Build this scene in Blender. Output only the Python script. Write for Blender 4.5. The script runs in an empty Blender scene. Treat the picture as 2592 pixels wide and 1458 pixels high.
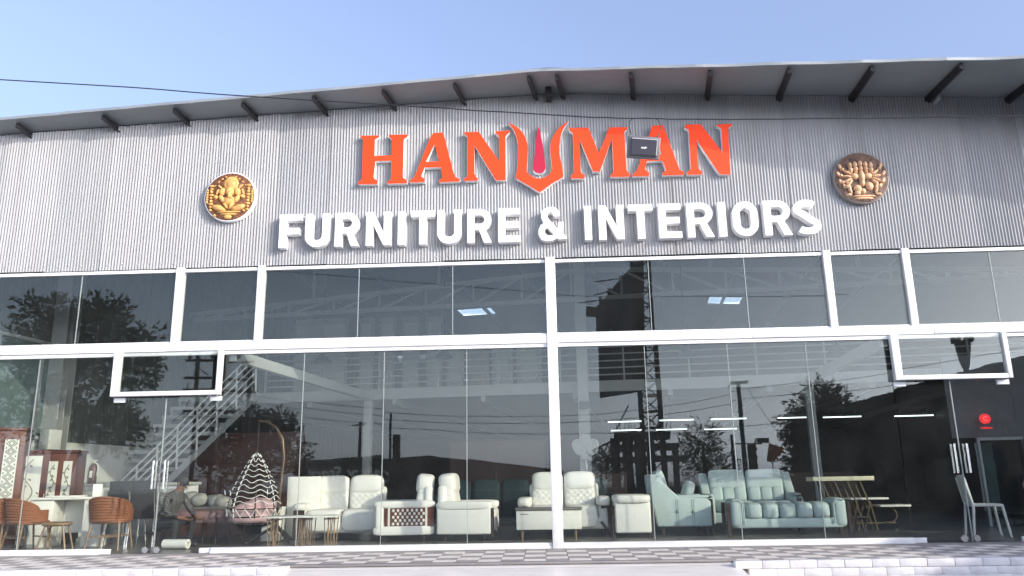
import bpy, bmesh, math, random
from mathutils import Vector, Matrix, Euler
random.seed(7)
R_ = math.radians
sc = bpy.context.scene
COL = sc.collection
# ------------------------------------------------------------------ camera
CF, CPIT, CYAW, CROL = 1985.0, R_(13.786), R_(2.054), R_(-0.973)
CAM = Vector((0, -11.5, 0.926))
_fw = Vector((-math.sin(CYAW)*math.cos(CPIT), math.cos(CYAW)*math.cos(CPIT), math.sin(CPIT)))
_r0 = Vector((math.cos(CYAW), math.sin(CYAW), 0)); _u0 = _r0.cross(_fw)
_r = _r0*math.cos(CROL)+_u0*math.sin(CROL); _u = _u0*math.cos(CROL)-_r0*math.sin(CROL)
cd = bpy.data.cameras.new('camera'); cam = bpy.data.objects.new('camera', cd); COL.objects.link(cam)
cd.sensor_width = 36; cd.lens = 36*CF/2592; cd.clip_end = 3000; cd.clip_start = .05
cam.matrix_world = Matrix(((_r.x, _u.x, -_fw.x, CAM.x), (_r.y, _u.y, -_fw.y, CAM.y), (_r.z, _u.z, -_fw.z, CAM.z), (0, 0, 0, 1)))
sc.camera = cam
# ------------------------------------------------------------------ light
SA, SB = 1.45, 0.60                       # sun: per metre towards the facade, metres left and down
SDIR = Vector((SA, -1, SB)).normalized()  # towards the sun
EL = math.asin(SDIR.z); AZ = math.atan2(SDIR.x, SDIR.y)
w = bpy.data.worlds.new('World'); sc.world = w; w.use_nodes = True
nt = w.node_tree; bg = nt.nodes['Background']
sky = nt.nodes.new('ShaderNodeTexSky'); sky.sky_type = 'NISHITA'; sky.sun_disc = False
sky.sun_elevation = EL; sky.sun_rotation = AZ; sky.air_density = 1.0; sky.dust_density = 1.5; sky.ozone_density = 1.4
hs = nt.nodes.new('ShaderNodeHueSaturation'); hs.inputs['Saturation'].default_value = .86; nt.links.new(sky.outputs[0], hs.inputs['Color'])
wc = nt.nodes.new('ShaderNodeTexCoord'); wx = nt.nodes.new('ShaderNodeSeparateXYZ'); nt.links.new(wc.outputs['Generated'], wx.inputs[0])
wm = nt.nodes.new('ShaderNodeMapRange'); wm.inputs[1].default_value = .02; wm.inputs[2].default_value = .36; wm.inputs[3].default_value = .92; wm.inputs[4].default_value = 0
nt.links.new(wx.outputs[2], wm.inputs[0])                       # grey haze low over the horizon
bw0 = nt.nodes.new('ShaderNodeRGBToBW'); nt.links.new(sky.outputs[0], bw0.inputs[0])
tn = nt.nodes.new('ShaderNodeVectorMath'); tn.operation = 'SCALE'; tn.inputs[0].default_value = (.84, .91, .98); nt.links.new(bw0.outputs[0], tn.inputs['Scale'])
wmx = nt.nodes.new('ShaderNodeMix'); wmx.data_type = 'RGBA'; nt.links.new(wm.outputs[0], wmx.inputs['Factor']); nt.links.new(hs.outputs[0], wmx.inputs[6]); nt.links.new(tn.outputs[0], wmx.inputs[7])
wt = nt.nodes.new('ShaderNodeVectorMath'); wt.operation = 'MULTIPLY'; wt.inputs[1].default_value = (1.02, .985, 1.10); nt.links.new(wmx.outputs[2], wt.inputs[0])
wr_ = nt.nodes.new('ShaderNodeValToRGB'); nt.links.new(wx.outputs[2], wr_.inputs[0])     # low sky band brightened beyond its haze, as fill for the shaded wall
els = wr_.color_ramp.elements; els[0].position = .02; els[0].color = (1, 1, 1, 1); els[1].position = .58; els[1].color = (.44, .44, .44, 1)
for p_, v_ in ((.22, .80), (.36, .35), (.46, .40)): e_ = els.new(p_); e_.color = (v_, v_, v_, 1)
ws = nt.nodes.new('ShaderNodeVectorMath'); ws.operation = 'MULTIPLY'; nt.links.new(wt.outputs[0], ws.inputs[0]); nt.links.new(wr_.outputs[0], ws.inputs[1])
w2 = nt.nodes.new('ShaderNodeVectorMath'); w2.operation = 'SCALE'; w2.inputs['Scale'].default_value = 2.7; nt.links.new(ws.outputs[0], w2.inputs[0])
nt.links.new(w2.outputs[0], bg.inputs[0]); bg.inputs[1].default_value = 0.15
sl = bpy.data.lights.new('sun', 'SUN'); sl.energy = 2.0; sl.angle = R_(0.6); sl.color = (1, .92, .80)
so = bpy.data.objects.new('sun', sl); COL.objects.link(so); so.rotation_euler = SDIR.to_track_quat('Z', 'Y').to_euler()
sc.view_settings.view_transform = 'Standard'; sc.view_settings.look = 'None'; sc.view_settings.exposure = 0.95; sc.view_settings.gamma = 1
sc.render.engine = 'CYCLES'
sc.cycles.max_bounces = 7; sc.cycles.diffuse_bounces = 4; sc.cycles.glossy_bounces = 4; sc.cycles.transparent_max_bounces = 24
sc.cycles.use_denoising = True; sc.cycles.sample_clamp_indirect = 6; sc.cycles.caustics_reflective = False; sc.cycles.caustics_refractive = False

# ------------------------------------------------------------------ helpers
def W(x, y, Y):                           # where the sight line through a photo pixel meets the plane at depth Y
    d = _fw + _r*((x-1296)/CF) + _u*((729-y)/CF)
    return CAM + d*((Y-CAM.y)/d.y)
def RW(x, y, Y):                          # same for a thing seen mirrored in the glass: real place is in front of the facade
    p = W(x, y, Y); return Vector((p.x, -p.y, p.z))
AX = R_(7.5); UX, UY = math.sin(AX), math.cos(AX)
def I(a, b, z=0): return Vector((a*UY+b*UX, -a*UX+b*UY, z))   # interior grid: a to the right, b into the hall

MATS = {}
def mat(name, col, rough=.6, metal=0, var=.08, scale=6, bump=0, bscale=40, stretch=(1, 1, 1), emit=0, spec=.5, dirt=0):
    if name in MATS: return MATS[name]
    m = bpy.data.materials.new(name); m.use_nodes = True; t = m.node_tree; p = t.nodes['Principled BSDF']
    p.inputs['Roughness'].default_value = rough; p.inputs['Metallic'].default_value = metal
    p.inputs['Specular IOR Level'].default_value = spec
    tc = t.nodes.new('ShaderNodeTexCoord'); mp = t.nodes.new('ShaderNodeMapping'); mp.inputs['Scale'].default_value = stretch
    t.links.new(tc.outputs['Object'], mp.inputs[0])
    nz = t.nodes.new('ShaderNodeTexNoise'); nz.inputs['Scale'].default_value = scale; nz.inputs['Detail'].default_value = 5
    t.links.new(mp.outputs[0], nz.inputs['Vector'])
    mr = t.nodes.new('ShaderNodeMapRange'); mr.inputs[1].default_value = .25; mr.inputs[2].default_value = .75
    mr.inputs[3].default_value = 1-var; mr.inputs[4].default_value = 1+var
    t.links.new(nz.outputs['Fac'], mr.inputs[0])
    mx = t.nodes.new('ShaderNodeVectorMath'); mx.operation = 'SCALE'; mx.inputs[0].default_value = col[:3]
    t.links.new(mr.outputs[0], mx.inputs['Scale']); out = mx.outputs[0]
    if dirt:
        n2 = t.nodes.new('ShaderNodeTexNoise'); n2.inputs['Scale'].default_value = scale*.35; n2.inputs['Detail'].default_value = 8; n2.inputs['Roughness'].default_value = .65
        t.links.new(mp.outputs[0], n2.inputs['Vector'])
        r2 = t.nodes.new('ShaderNodeMapRange'); r2.inputs[1].default_value = .5; r2.inputs[2].default_value = .72; r2.inputs[3].default_value = 0; r2.inputs[4].default_value = dirt
        t.links.new(n2.outputs['Fac'], r2.inputs[0])
        mm = t.nodes.new('ShaderNodeMix'); mm.data_type = 'RGBA'; t.links.new(r2.outputs[0], mm.inputs['Factor'])
        t.links.new(out, mm.inputs[6]); mm.inputs[7].default_value = (.23, .2, .17, 1); out = mm.outputs[2]
    t.links.new(out, p.inputs['Base Color'])
    if bump:
        b = t.nodes.new('ShaderNodeTexNoise'); b.inputs['Scale'].default_value = bscale; b.inputs['Detail'].default_value = 4
        t.links.new(mp.outputs[0], b.inputs['Vector'])
        bn = t.nodes.new('ShaderNodeBump'); bn.inputs['Strength'].default_value = bump; bn.inputs['Distance'].default_value = .02
        t.links.new(b.outputs['Fac'], bn.inputs['Height']); t.links.new(bn.outputs[0], p.inputs['Normal'])
    if emit:
        p.inputs['Emission Color'].default_value = (*col[:3], 1); p.inputs['Emission Strength'].default_value = emit
    MATS[name] = m; return m

def wood(name, col, col2, scale=3, rough=.45):
    if name in MATS: return MATS[name]
    m = bpy.data.materials.new(name); m.use_nodes = True; t = m.node_tree; p = t.nodes['Principled BSDF']; p.inputs['Roughness'].default_value = rough
    tc = t.nodes.new('ShaderNodeTexCoord'); mp = t.nodes.new('ShaderNodeMapping'); mp.inputs['Scale'].default_value = (9, 9, 1)
    nz = t.nodes.new('ShaderNodeTexNoise'); nz.inputs['Scale'].default_value = scale; nz.inputs['Detail'].default_value = 7; nz.inputs['Distortion'].default_value = .8
    cr = t.nodes.new('ShaderNodeMix'); cr.data_type = 'RGBA'; cr.inputs[6].default_value = (*col, 1); cr.inputs[7].default_value = (*col2, 1)
    t.links.new(tc.outputs['Object'], mp.inputs[0]); t.links.new(mp.outputs[0], nz.inputs['Vector']); t.links.new(nz.outputs['Fac'], cr.inputs['Factor'])
    t.links.new(cr.outputs[2], p.inputs['Base Color']); MATS[name] = m; return m

def quilt(name, col, period=.11, strength=.55):   # leather with a stitched diamond quilt on the faces seen from the front
    if name in MATS: return MATS[name]
    m = bpy.data.materials.new(name); m.use_nodes = True; t = m.node_tree; p = t.nodes['Principled BSDF']
    p.inputs['Roughness'].default_value = .5; p.inputs['Base Color'].default_value = (*col, 1)
    tc = t.nodes.new('ShaderNodeTexCoord'); sx = t.nodes.new('ShaderNodeSeparateXYZ'); t.links.new(tc.outputs['Object'], sx.inputs[0])
    hs = []
    for sgn in ('ADD', 'SUBTRACT'):
        a = t.nodes.new('ShaderNodeMath'); a.operation = sgn; t.links.new(sx.outputs[0], a.inputs[0]); t.links.new(sx.outputs[2], a.inputs[1])
        b = t.nodes.new('ShaderNodeMath'); b.operation = 'PINGPONG'; b.inputs[1].default_value = period/2; t.links.new(a.outputs[0], b.inputs[0])
        c = t.nodes.new('ShaderNodeMath'); c.operation = 'MULTIPLY'; c.inputs[1].default_value = 2/period; t.links.new(b.outputs[0], c.inputs[0])
        d = t.nodes.new('ShaderNodeMath'); d.operation = 'POWER'; d.inputs[1].default_value = .45; t.links.new(c.outputs[0], d.inputs[0]); hs.append(d)
    mn = t.nodes.new('ShaderNodeMath'); mn.operation = 'MULTIPLY'; t.links.new(hs[0].outputs[0], mn.inputs[0]); t.links.new(hs[1].outputs[0], mn.inputs[1])
    bn = t.nodes.new('ShaderNodeBump'); bn.inputs['Strength'].default_value = strength; bn.inputs['Distance'].default_value = .02
    t.links.new(mn.outputs[0], bn.inputs['Height']); t.links.new(bn.outputs[0], p.inputs['Normal']); MATS[name] = m; return m

def glass(name, tint, f0, dust=.0):
    if name in MATS: return MATS[name]
    m = bpy.data.materials.new(name); m.use_nodes = True; t = m.node_tree; t.nodes.remove(t.nodes['Principled BSDF'])
    o = t.nodes['Material Output']; tr = t.nodes.new('ShaderNodeBsdfTransparent'); tr.inputs[0].default_value = (*tint, 1)
    gl = t.nodes.new('ShaderNodeBsdfGlossy'); gl.inputs['Roughness'].default_value = 0; gl.inputs[0].default_value = (.92, 1, .985, 1)
    lw = t.nodes.new('ShaderNodeLayerWeight'); lw.inputs[0].default_value = .5
    pw = t.nodes.new('ShaderNodeMath'); pw.operation = 'POWER'; pw.inputs[1].default_value = 5; t.links.new(lw.outputs['Facing'], pw.inputs[0])
    ma = t.nodes.new('ShaderNodeMath'); ma.operation = 'MULTIPLY_ADD'; ma.inputs[1].default_value = 1-f0; ma.inputs[2].default_value = f0; t.links.new(pw.outputs[0], ma.inputs[0])
    gc = t.nodes.new('ShaderNodeTexCoord'); gn = t.nodes.new('ShaderNodeTexNoise'); gn.inputs['Scale'].default_value = 1.3; gn.inputs['Detail'].default_value = 1; t.links.new(gc.outputs['Object'], gn.inputs['Vector'])
    gb = t.nodes.new('ShaderNodeBump'); gb.inputs['Strength'].default_value = .05; gb.inputs['Distance'].default_value = .01; t.links.new(gn.outputs['Fac'], gb.inputs['Height']); t.links.new(gb.outputs[0], gl.inputs['Normal'])
    mx = t.nodes.new('ShaderNodeMixShader'); t.links.new(ma.outputs[0], mx.inputs[0]); t.links.new(tr.outputs[0], mx.inputs[1]); t.links.new(gl.outputs[0], mx.inputs[2])
    df = t.nodes.new('ShaderNodeBsdfDiffuse'); df.inputs[0].default_value = (.62, .66, .66, 1)      # a film of dust, thicker in smears
    dn = t.nodes.new('ShaderNodeTexNoise'); dn.inputs['Scale'].default_value = 2.2; dn.inputs['Detail'].default_value = 7; t.links.new(gc.outputs['Object'], dn.inputs['Vector'])
    dr = t.nodes.new('ShaderNodeMapRange'); dr.inputs[1].default_value = .3; dr.inputs[2].default_value = .75; dr.inputs[3].default_value = dust*.55; dr.inputs[4].default_value = dust*1.6; t.links.new(dn.outputs['Fac'], dr.inputs[0])
    m2 = t.nodes.new('ShaderNodeMixShader'); t.links.new(dr.outputs[0], m2.inputs[0]); t.links.new(mx.outputs[0], m2.inputs[1]); t.links.new(df.outputs[0], m2.inputs[2])
    t.links.new(m2.outputs[0], o.inputs[0]); MATS[name] = m; return m

class MB:
    def __init__(s): s.v = []; s.f = []; s.mi = []; s.cur = 0
    def add(s, vs, fs):
        n = len(s.v); s.v += [tuple(v) for v in vs]; s.f += [tuple(i+n for i in f) for f in fs]; s.mi += [s.cur]*len(fs); return s
    def box(s, x0, x1, y0, y1, z0, z1):
        return s.add([(x0, y0, z0), (x1, y0, z0), (x1, y1, z0), (x0, y1, z0), (x0, y0, z1), (x1, y0, z1), (x1, y1, z1), (x0, y1, z1)],
                     [(0, 3, 2, 1), (4, 5, 6, 7), (0, 1, 5, 4), (1, 2, 6, 5), (2, 3, 7, 6), (3, 0, 4, 7)])
    def beam(s, p, q, wd, ht, up=(0, 0, 1)):
        p, q = Vector(p), Vector(q); d = (q-p).normalized(); up = Vector(up)
        if abs(d.dot(up)) > .99: up = Vector((0, 1, 0))
        a = d.cross(up).normalized()*wd/2; b = a.cross(d).normalized()*ht/2
        vs = [p-a-b, p+a-b, p+a+b, p-a+b, q-a-b, q+a-b, q+a+b, q-a+b]
        return s.add(vs, [(0, 1, 2, 3), (7, 6, 5, 4), (4, 5, 1, 0), (5, 6, 2, 1), (6, 7, 3, 2), (7, 4, 0, 3)])
    def tube(s, pts, r, n=8, closed=False):
        pts = [Vector(p) for p in pts]; N = len(pts); rs = r if isinstance(r, (list, tuple)) else [r]*N
        up = Vector((0, 0, 1)); vs = []; fs = []; pa = None
        for i, p in enumerate(pts):
            if closed: d = pts[(i+1) % N]-pts[i-1]
            else: d = pts[min(i+1, N-1)]-pts[max(i-1, 0)]
            d = d.normalized() if d.length > 1e-9 else Vector((0, 0, 1))
            if pa is None: pa = d.cross(up) if abs(d.z) < .95 else d.cross(Vector((1, 0, 0)))
            a = (pa-d*pa.dot(d)).normalized(); pa = a; b = d.cross(a)
            vs += [p+(a*math.cos(2*math.pi*k/n)+b*math.sin(2*math.pi*k/n))*rs[i] for k in range(n)]
        for i in range(N if closed else N-1):
            j = (i+1) % N
            fs += [(i*n+k, i*n+(k+1) % n, j*n+(k+1) % n, j*n+k) for k in range(n)]
        if not closed: fs += [tuple(range(n-1, -1, -1)), tuple(range((N-1)*n, N*n))]
        return s.add(vs, fs)
    def lathe(s, prof, c=(0, 0, 0), n=24, rot=None):
        vs = []; fs = []
        for (r, z) in prof:
            for k in range(n):
                v = Vector((r*math.cos(2*math.pi*k/n), r*math.sin(2*math.pi*k/n), z))
                if rot: v = rot @ v
                vs.append(v+Vector(c))
        for i in range(len(prof)-1):
            fs += [(i*n+k, i*n+(k+1) % n, (i+1)*n+(k+1) % n, (i+1)*n+k) for k in range(n)]
        fs += [tuple(range(n-1, -1, -1)), tuple(range((len(prof)-1)*n, len(prof)*n))]
        return s.add(vs, fs)
    def prism(s, poly, y0, y1):           # polygon in x,z pulled along y
        n = len(poly); vs = [(x, y0, z) for x, z in poly]+[(x, y1, z) for x, z in poly]
        return s.add(vs, [tuple(range(n)), tuple(range(2*n-1, n-1, -1))]+[(i+n, (i+1) % n+n, (i+1) % n, i) for i in range(n)])
    def prismz(s, poly, z0, z1):          # polygon in x,y pulled along z
        n = len(poly); vs = [(x, y, z0) for x, y in poly]+[(x, y, z1) for x, y in poly]
        return s.add(vs, [tuple(range(n-1, -1, -1)), tuple(range(n, 2*n))]+[(i, (i+1) % n, (i+1) % n+n, i+n) for i in range(n)])
    def ell(s, c, r, e=.45, rot=None, nu=24, nv=14):   # soft box (superellipsoid): e=1 ellipsoid, small e boxy
        def pw(v): return math.copysign(abs(v)**e, v)
        vs = []; fs = []; c = Vector(c)
        for i in range(nv+1):
            ph = -math.pi/2+math.pi*i/nv
            for k in range(nu):
                th = 2*math.pi*k/nu
                v = Vector((r[0]*pw(math.cos(ph))*pw(math.cos(th)), r[1]*pw(math.cos(ph))*pw(math.sin(th)), r[2]*pw(math.sin(ph))))
                if rot is not None: v = rot @ v
                vs.append(c+v)
        for i in range(nv):
            fs += [(i*nu+k, i*nu+(k+1) % nu, (i+1)*nu+(k+1) % nu, (i+1)*nu+k) for k in range(nu)]
        return s.add(vs, fs)
    def build(s, name, m, parent=None, smooth=False, bevel=0, seg=2):
        me = bpy.data.meshes.new(name); me.from_pydata(s.v, [], s.f)
        ms = m if isinstance(m, (list, tuple)) else [m]
        for x in ms: me.materials.append(x)
        if len(ms) > 1: me.polygons.foreach_set('material_index', s.mi)
        b = bmesh.new(); b.from_mesh(me)
        if smooth or bevel: bmesh.ops.remove_doubles(b, verts=b.verts, dist=1e-5)
        bmesh.ops.recalc_face_normals(b, faces=b.faces)
        if bevel:
            es = [e for e in b.edges if len(e.link_faces) == 2 and e.calc_face_angle(0) > .5]
            bmesh.ops.bevel(b, geom=es, offset=bevel, segments=seg, affect='EDGES', profile=.5, clamp_overlap=True)
        b.to_mesh(me); b.free()
        if smooth or bevel:
            me.polygons.foreach_set('use_smooth', [True]*len(me.polygons))
            try: me.set_sharp_from_angle(angle=R_(50))
            except Exception: pass
        o = bpy.data.objects.new(name, me); COL.objects.link(o)
        if parent: o.parent = parent
        return o

def tag(o, label, cat, group=None):
    o['label'] = label; o['category'] = cat
    if group: o['group'] = group
    return o
def T(name, label, cat, loc=(0, 0, 0), rz=0, group=None):
    o = bpy.data.objects.new(name, None); COL.objects.link(o); o.empty_display_size = .2
    o.location = loc; o.rotation_euler = (0, 0, R_(rz)); return tag(o, label, cat, group)
def struct(o): o['kind'] = 'structure'; return o
def dup(o, loc, rz, label, group=None):
    c = o.copy(); COL.objects.link(c); c.location = loc; c.rotation_euler = (0, 0, R_(rz)); c['label'] = label
    if group: c['group'] = group
    for ch in o.children:
        d = ch.copy(); COL.objects.link(d); d.parent = c
        for g in ch.children:
            e = g.copy(); COL.objects.link(e); e.parent = d
    return c
def rotm(x=0, y=0, z=0): return Euler((R_(x), R_(y), R_(z))).to_matrix()

def outline(name, contours, yf, depth, mats, parent, bevel=0.0):   # closed contours (x,z) on the facade, filled and given depth towards the viewer
    cu = bpy.data.curves.new(name, 'CURVE'); cu.dimensions = '2D'; cu.fill_mode = 'BOTH'; cu.extrude = depth/2
    for ct in contours:
        sp = cu.splines.new('POLY'); sp.points.add(len(ct)-1); sp.use_cyclic_u = True
        for q, (x, z) in zip(sp.points, ct): q.co = (x, z, 0, 1)
    tmp = bpy.data.objects.new(name, cu); COL.objects.link(tmp)
    dg = bpy.context.evaluated_depsgraph_get(); me = bpy.data.meshes.new_from_object(tmp.evaluated_get(dg))
    bpy.data.objects.remove(tmp); bpy.data.curves.remove(cu)
    for v in me.vertices: x, z, d = v.co; v.co = (x, yf-d, z)
    me.materials.clear()
    for m in mats: me.materials.append(m)
    b = bmesh.new(); b.from_mesh(me); bmesh.ops.remove_doubles(b, verts=b.verts, dist=1e-5); bmesh.ops.recalc_face_normals(b, faces=b.faces)
    for f in b.faces: f.material_index = 0 if f.normal.y < -.5 or len(mats) == 1 else 1; f.smooth = False
    b.to_mesh(me); b.free(); me.name = name
    o = bpy.data.objects.new(name, me); COL.objects.link(o); o.parent = parent; return o
def text_mesh(s, size, depth=.004, shear=0, offset=0):
    cu = bpy.data.curves.new('t', 'FONT'); cu.body = s; cu.size = size; cu.extrude = depth; cu.shear = shear; cu.offset = offset; cu.align_x = 'CENTER'; cu.align_y = 'CENTER'
    tmp = bpy.data.objects.new('t', cu); COL.objects.link(tmp)
    dg = bpy.context.evaluated_depsgraph_get(); me = bpy.data.meshes.new_from_object(tmp.evaluated_get(dg))
    bpy.data.objects.remove(tmp); bpy.data.curves.remove(cu); return me
def skin(name, joints, edges, m, parent=None, sub=2):
    me = bpy.data.meshes.new(name); me.from_pydata([j[:3] for j in joints], edges, [])
    o = bpy.data.objects.new(name, me); COL.objects.link(o)
    o.modifiers.new('s', 'SKIN'); sv = me.skin_vertices[0].data if me.skin_vertices else None
    if sv is None:
        b = bmesh.new(); b.from_mesh(me); b.verts.layers.skin.verify(); b.to_mesh(me); b.free(); sv = me.skin_vertices[0].data
    for i, j in enumerate(joints): sv[i].radius = (j[3], j[4] if len(j) > 4 else j[3]); sv[i].use_root = i == 0
    ss = o.modifiers.new('u', 'SUBSURF'); ss.levels = sub; ss.render_levels = sub
    dg = bpy.context.evaluated_depsgraph_get(); m2 = bpy.data.meshes.new_from_object(o.evaluated_get(dg))
    o.modifiers.clear(); o.data = m2; m2.name = name
    m2.materials.clear()
    for x in (m if isinstance(m, (list, tuple)) else [m]): m2.materials.append(x)
    m2.polygons.foreach_set('use_smooth', [True]*len(m2.polygons))
    if parent: o.parent = parent
    return o

# ------------------------------------------------------------------ materials
white_paint = mat('white_paint', (.69, .69, .68), .45, var=.06, scale=3, dirt=.3)
white_metal = mat('white_metal', (.72, .74, .74), .5, var=.03)
sign_white = mat('sign_white', (.82, .82, .82), .35, var=.01)
sign_orange = mat('sign_orange', (.80, .056, .009), .45, var=.04, scale=2, spec=.25)
sign_red = mat('sign_red', (.38, .004, .03), .35, var=.02)
galv = mat('galvanised_sheet', (.295, .302, .302), .65, 0, spec=.25, var=.11, scale=1.6, stretch=(3, 3, .25), dirt=.22)
roofm = mat('roof_sheet', (.25, .275, .285), .5, .3, var=.08, scale=1.5)
dark_steel = mat('dark_steel', (.022, .022, .025), .55, .2)
black = mat('black_plastic', (.018, .018, .02), .5)
steel = mat('polished_steel', (.75, .75, .74), .22, 1, var=.02)
pane_m = glass('pane_glass', (.915, .93, .905), .031, .008)
joint_m = mat('glass_joint', (.30, .34, .33), .4)
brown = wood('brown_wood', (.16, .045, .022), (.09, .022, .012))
dkwood = wood('dark_wood', (.045, .025, .018), (.025, .014, .01))
tanwood = wood('tan_wood', (.30, .20, .12), (.2, .125, .07))
leather = mat('ivory_leather', (.82, .82, .78), .5, var=.03, bump=.05, bscale=60)
leather_q = quilt('ivory_quilt', (.82, .82, .78))
aqua = mat('aqua_fabric', (.49, .595, .59), .7, var=.06, bump=.08, bscale=90)
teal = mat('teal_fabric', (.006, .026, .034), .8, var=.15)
ivory_p = mat('ivory_board', (.79, .79, .74), .4, var=.03)
rattan = mat('rattan', (.30, .125, .065), .55, var=.3, scale=30, stretch=(1, 1, 9))
gold = mat('gilt_metal', (.14, .105, .06), .5, .3, var=.15)
conc = mat('concrete', (.30, .29, .28), .85, var=.15, bump=.3)
leafm = mat('leaf', (.045, .085, .025), .6, var=.5, scale=2)
leafd = mat('leaf_dark', (.03, .06, .02), .6, var=.5, scale=2)
bark = mat('bark', (.11, .08, .055), .9, var=.3, bump=.5)
skinm = mat('skin', (.22, .11, .065), .55, var=.05)
FL = .926
# ------------------------------------------------------------------ setting
zr = -0.72
g = MB(); g.add([(-900, -900, zr), (900, -900, zr), (900, 900, zr), (-900, 900, zr)], [(0, 1, 2, 3)])
struct(g.build('ground', mat('bounce_forecourt', (.46, .44, .41), .9, var=.25, scale=.6, bump=.4, bscale=60)))  # unseen ground, colour lightened to bounce sunlight onto the shaded wall
# terrace of grey and pale tiles, bedded on a slab
FY = -2.2
g = MB(); g.box(-14, 11.5, FY+.11, -.05, zr, -.045); struct(g.build('terrace', conc))
tg = mat('grey_tile', (.33, .31, .29), .8, var=.25, scale=7); tw = mat('pale_tile', (.74, .69, .63), .8, var=.12, scale=7, dirt=.3)
g = MB(); ty = [-.06, -.36]; step = .285
while ty[-1]-step > FY+.12: ty.append(ty[-1]-step)
ty.append(FY+.115)
for r in range(len(ty)-1):
    for i in range(-50, 41):
        x0 = i*.272; jz = random.uniform(-.0015, .0015); gp = .0035
        g.cur = 1 if (0 < r < len(ty)-2 and (i+r) % 2 == 0) else 0
        y0, y1 = ty[r+1]+gp, ty[r]-gp
        
        if -3.2 < x0 < 2.15: y0 = max(y0, FY+.36)
        if y1-y0 > .03: g.box(x0+gp, x0+.272-gp, y0, y1, -.044, jz)
struct(g.build('terrace_paving', [tg, tw]))
# white painted brick plinth and the marble ramp
wb = mat('white_brick_paint', (.68, .67, .675), .65, var=.06, scale=9, bump=.2, bscale=25, dirt=.35)
g = MB(); z1 = 0.012; zz = z1
for row in range(8):
    zz0 = zz-.085; off = .15 if row % 2 else 0
    for i in range(-48, 40):
        xa = i*.30+off
        if -3.14 < xa+.15 < 2.2: continue
        
        if row: g.box(xa+.0003, xa+.2997, FY+random.uniform(-.0015, .0015), FY+.108, zz0, zz-.0004)
        else: g.box(xa+.002, xa+.298, FY+random.uniform(-.003, .003), FY+.108, zz0+.002, zz+random.uniform(-.002, .002))
    zz = zz0
tag(g.build('plinth_wall', wb, bevel=.006), 'white painted brick kerb wall edging the raised tiled terrace', 'wall')
t = T('marble_ramp', 'pale marble ramp with a dark front rim leading up to the terrace', 'ramp', (-.46, FY+.22, 0))
g = MB(); g.add([(-2.66, .10, -.022), (2.62, .10, -.022), (2.62, -3.2, -.40), (-2.66, -3.2, -.40), (-2.66, .10, zr+.001), (2.62, .10, zr+.001), (2.62, -3.2, zr+.001), (-2.66, -3.2, zr+.001)],
      [(0, 3, 2, 1), (4, 5, 6, 7), (0, 1, 5, 4), (1, 2, 6, 5), (2, 3, 7, 6), (3, 0, 4, 7)])
g.build('slab', mat('marble', (.84, .80, .75), .3, var=.1, scale=2.2, stretch=(1, 3, 1), dirt=.15), t)
g = MB(); g.prism([(-2.67, -.02), (2.55, -.02), (2.64, .0), (2.64, .008), (-2.67, .008)], .035, .135); g.build('rim', mat('dark_granite', (.22, .205, .20), .5, var=.1), t, bevel=.004)

# ------------------------------------------------------------------ showroom building
B = T('showroom_building', 'wide showroom with corrugated metal gable wall above tall glass shopfront', 'building', (0, 0, 0))
def walltop(x): return 6.945-.046*abs(x-.2)
ZB = 4.20
g = MB(); pitch = .0469; N = 6; x = -9.5; k = 0
while x < 10.3:                          # overlapping sheets, nineteen waves each
    zb = ZB+random.uniform(-.012, .008); yo = -.012-.008*(k % 2)+random.uniform(-.002, .002); sh = random.uniform(-.008, .008); tilt = random.uniform(-.006, .006)
    am = .0075*random.uniform(.9, 1.1); rows = [0, .25, .5, .75, 1]; nc = 20*N+1; base = len(g.v); wav = [random.uniform(-.004, .004) for _ in rows]
    vs = []; g.cur = random.choice((0, 0, 2, 3))
    for ri, rr in enumerate(rows):
        for c in range(nc):
            xx = x+c*pitch/N; zt = walltop(xx)-.012; z = zb+(zt-zb)*rr
            vs.append((xx+sh*rr, yo+am*math.cos(2*math.pi*c/N)+tilt*(rr-.5)+wav[ri], z))
    fs = [(ri*nc+c, ri*nc+c+1, (ri+1)*nc+c+1, (ri+1)*nc+c) for ri in range(4) for c in range(nc-1)]
    g.add(vs, fs); x += 19*pitch; k += 1
xx = -9.4; g.cur = 1
while xx < 10.2:                         # fixing screws
    zz = ZB+.075+random.uniform(-.012, .012); g.ell((xx+random.uniform(-.01, .01), -.032, zz), (.008, .007, .008), 1, None, 6, 4)
    xx += pitch*random.choice((4, 4, 5))
g.build('corrugated_cladding', [galv, mat('zinc_screw', (.6, .6, .58), .4, .4), mat('galvanised_sheet_dull', (.27, .277, .28), .65, 0, spec=.25, var=.13, scale=1.5, stretch=(3, 3, .25), dirt=.3), mat('galvanised_sheet_bright', (.31, .315, .313), .65, 0, spec=.25, var=.1, scale=1.8, stretch=(3, 3, .25), dirt=.2)], B, smooth=True)
g = MB(); g.prism([(-9.5, ZB+.02), (10.3, ZB+.02), (10.3, walltop(10.3)-.03), (.2, walltop(.2)-.03), (-9.5, walltop(-9.5)-.03)], .03, .09); g.build('gable_wall', roofm, B)
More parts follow.
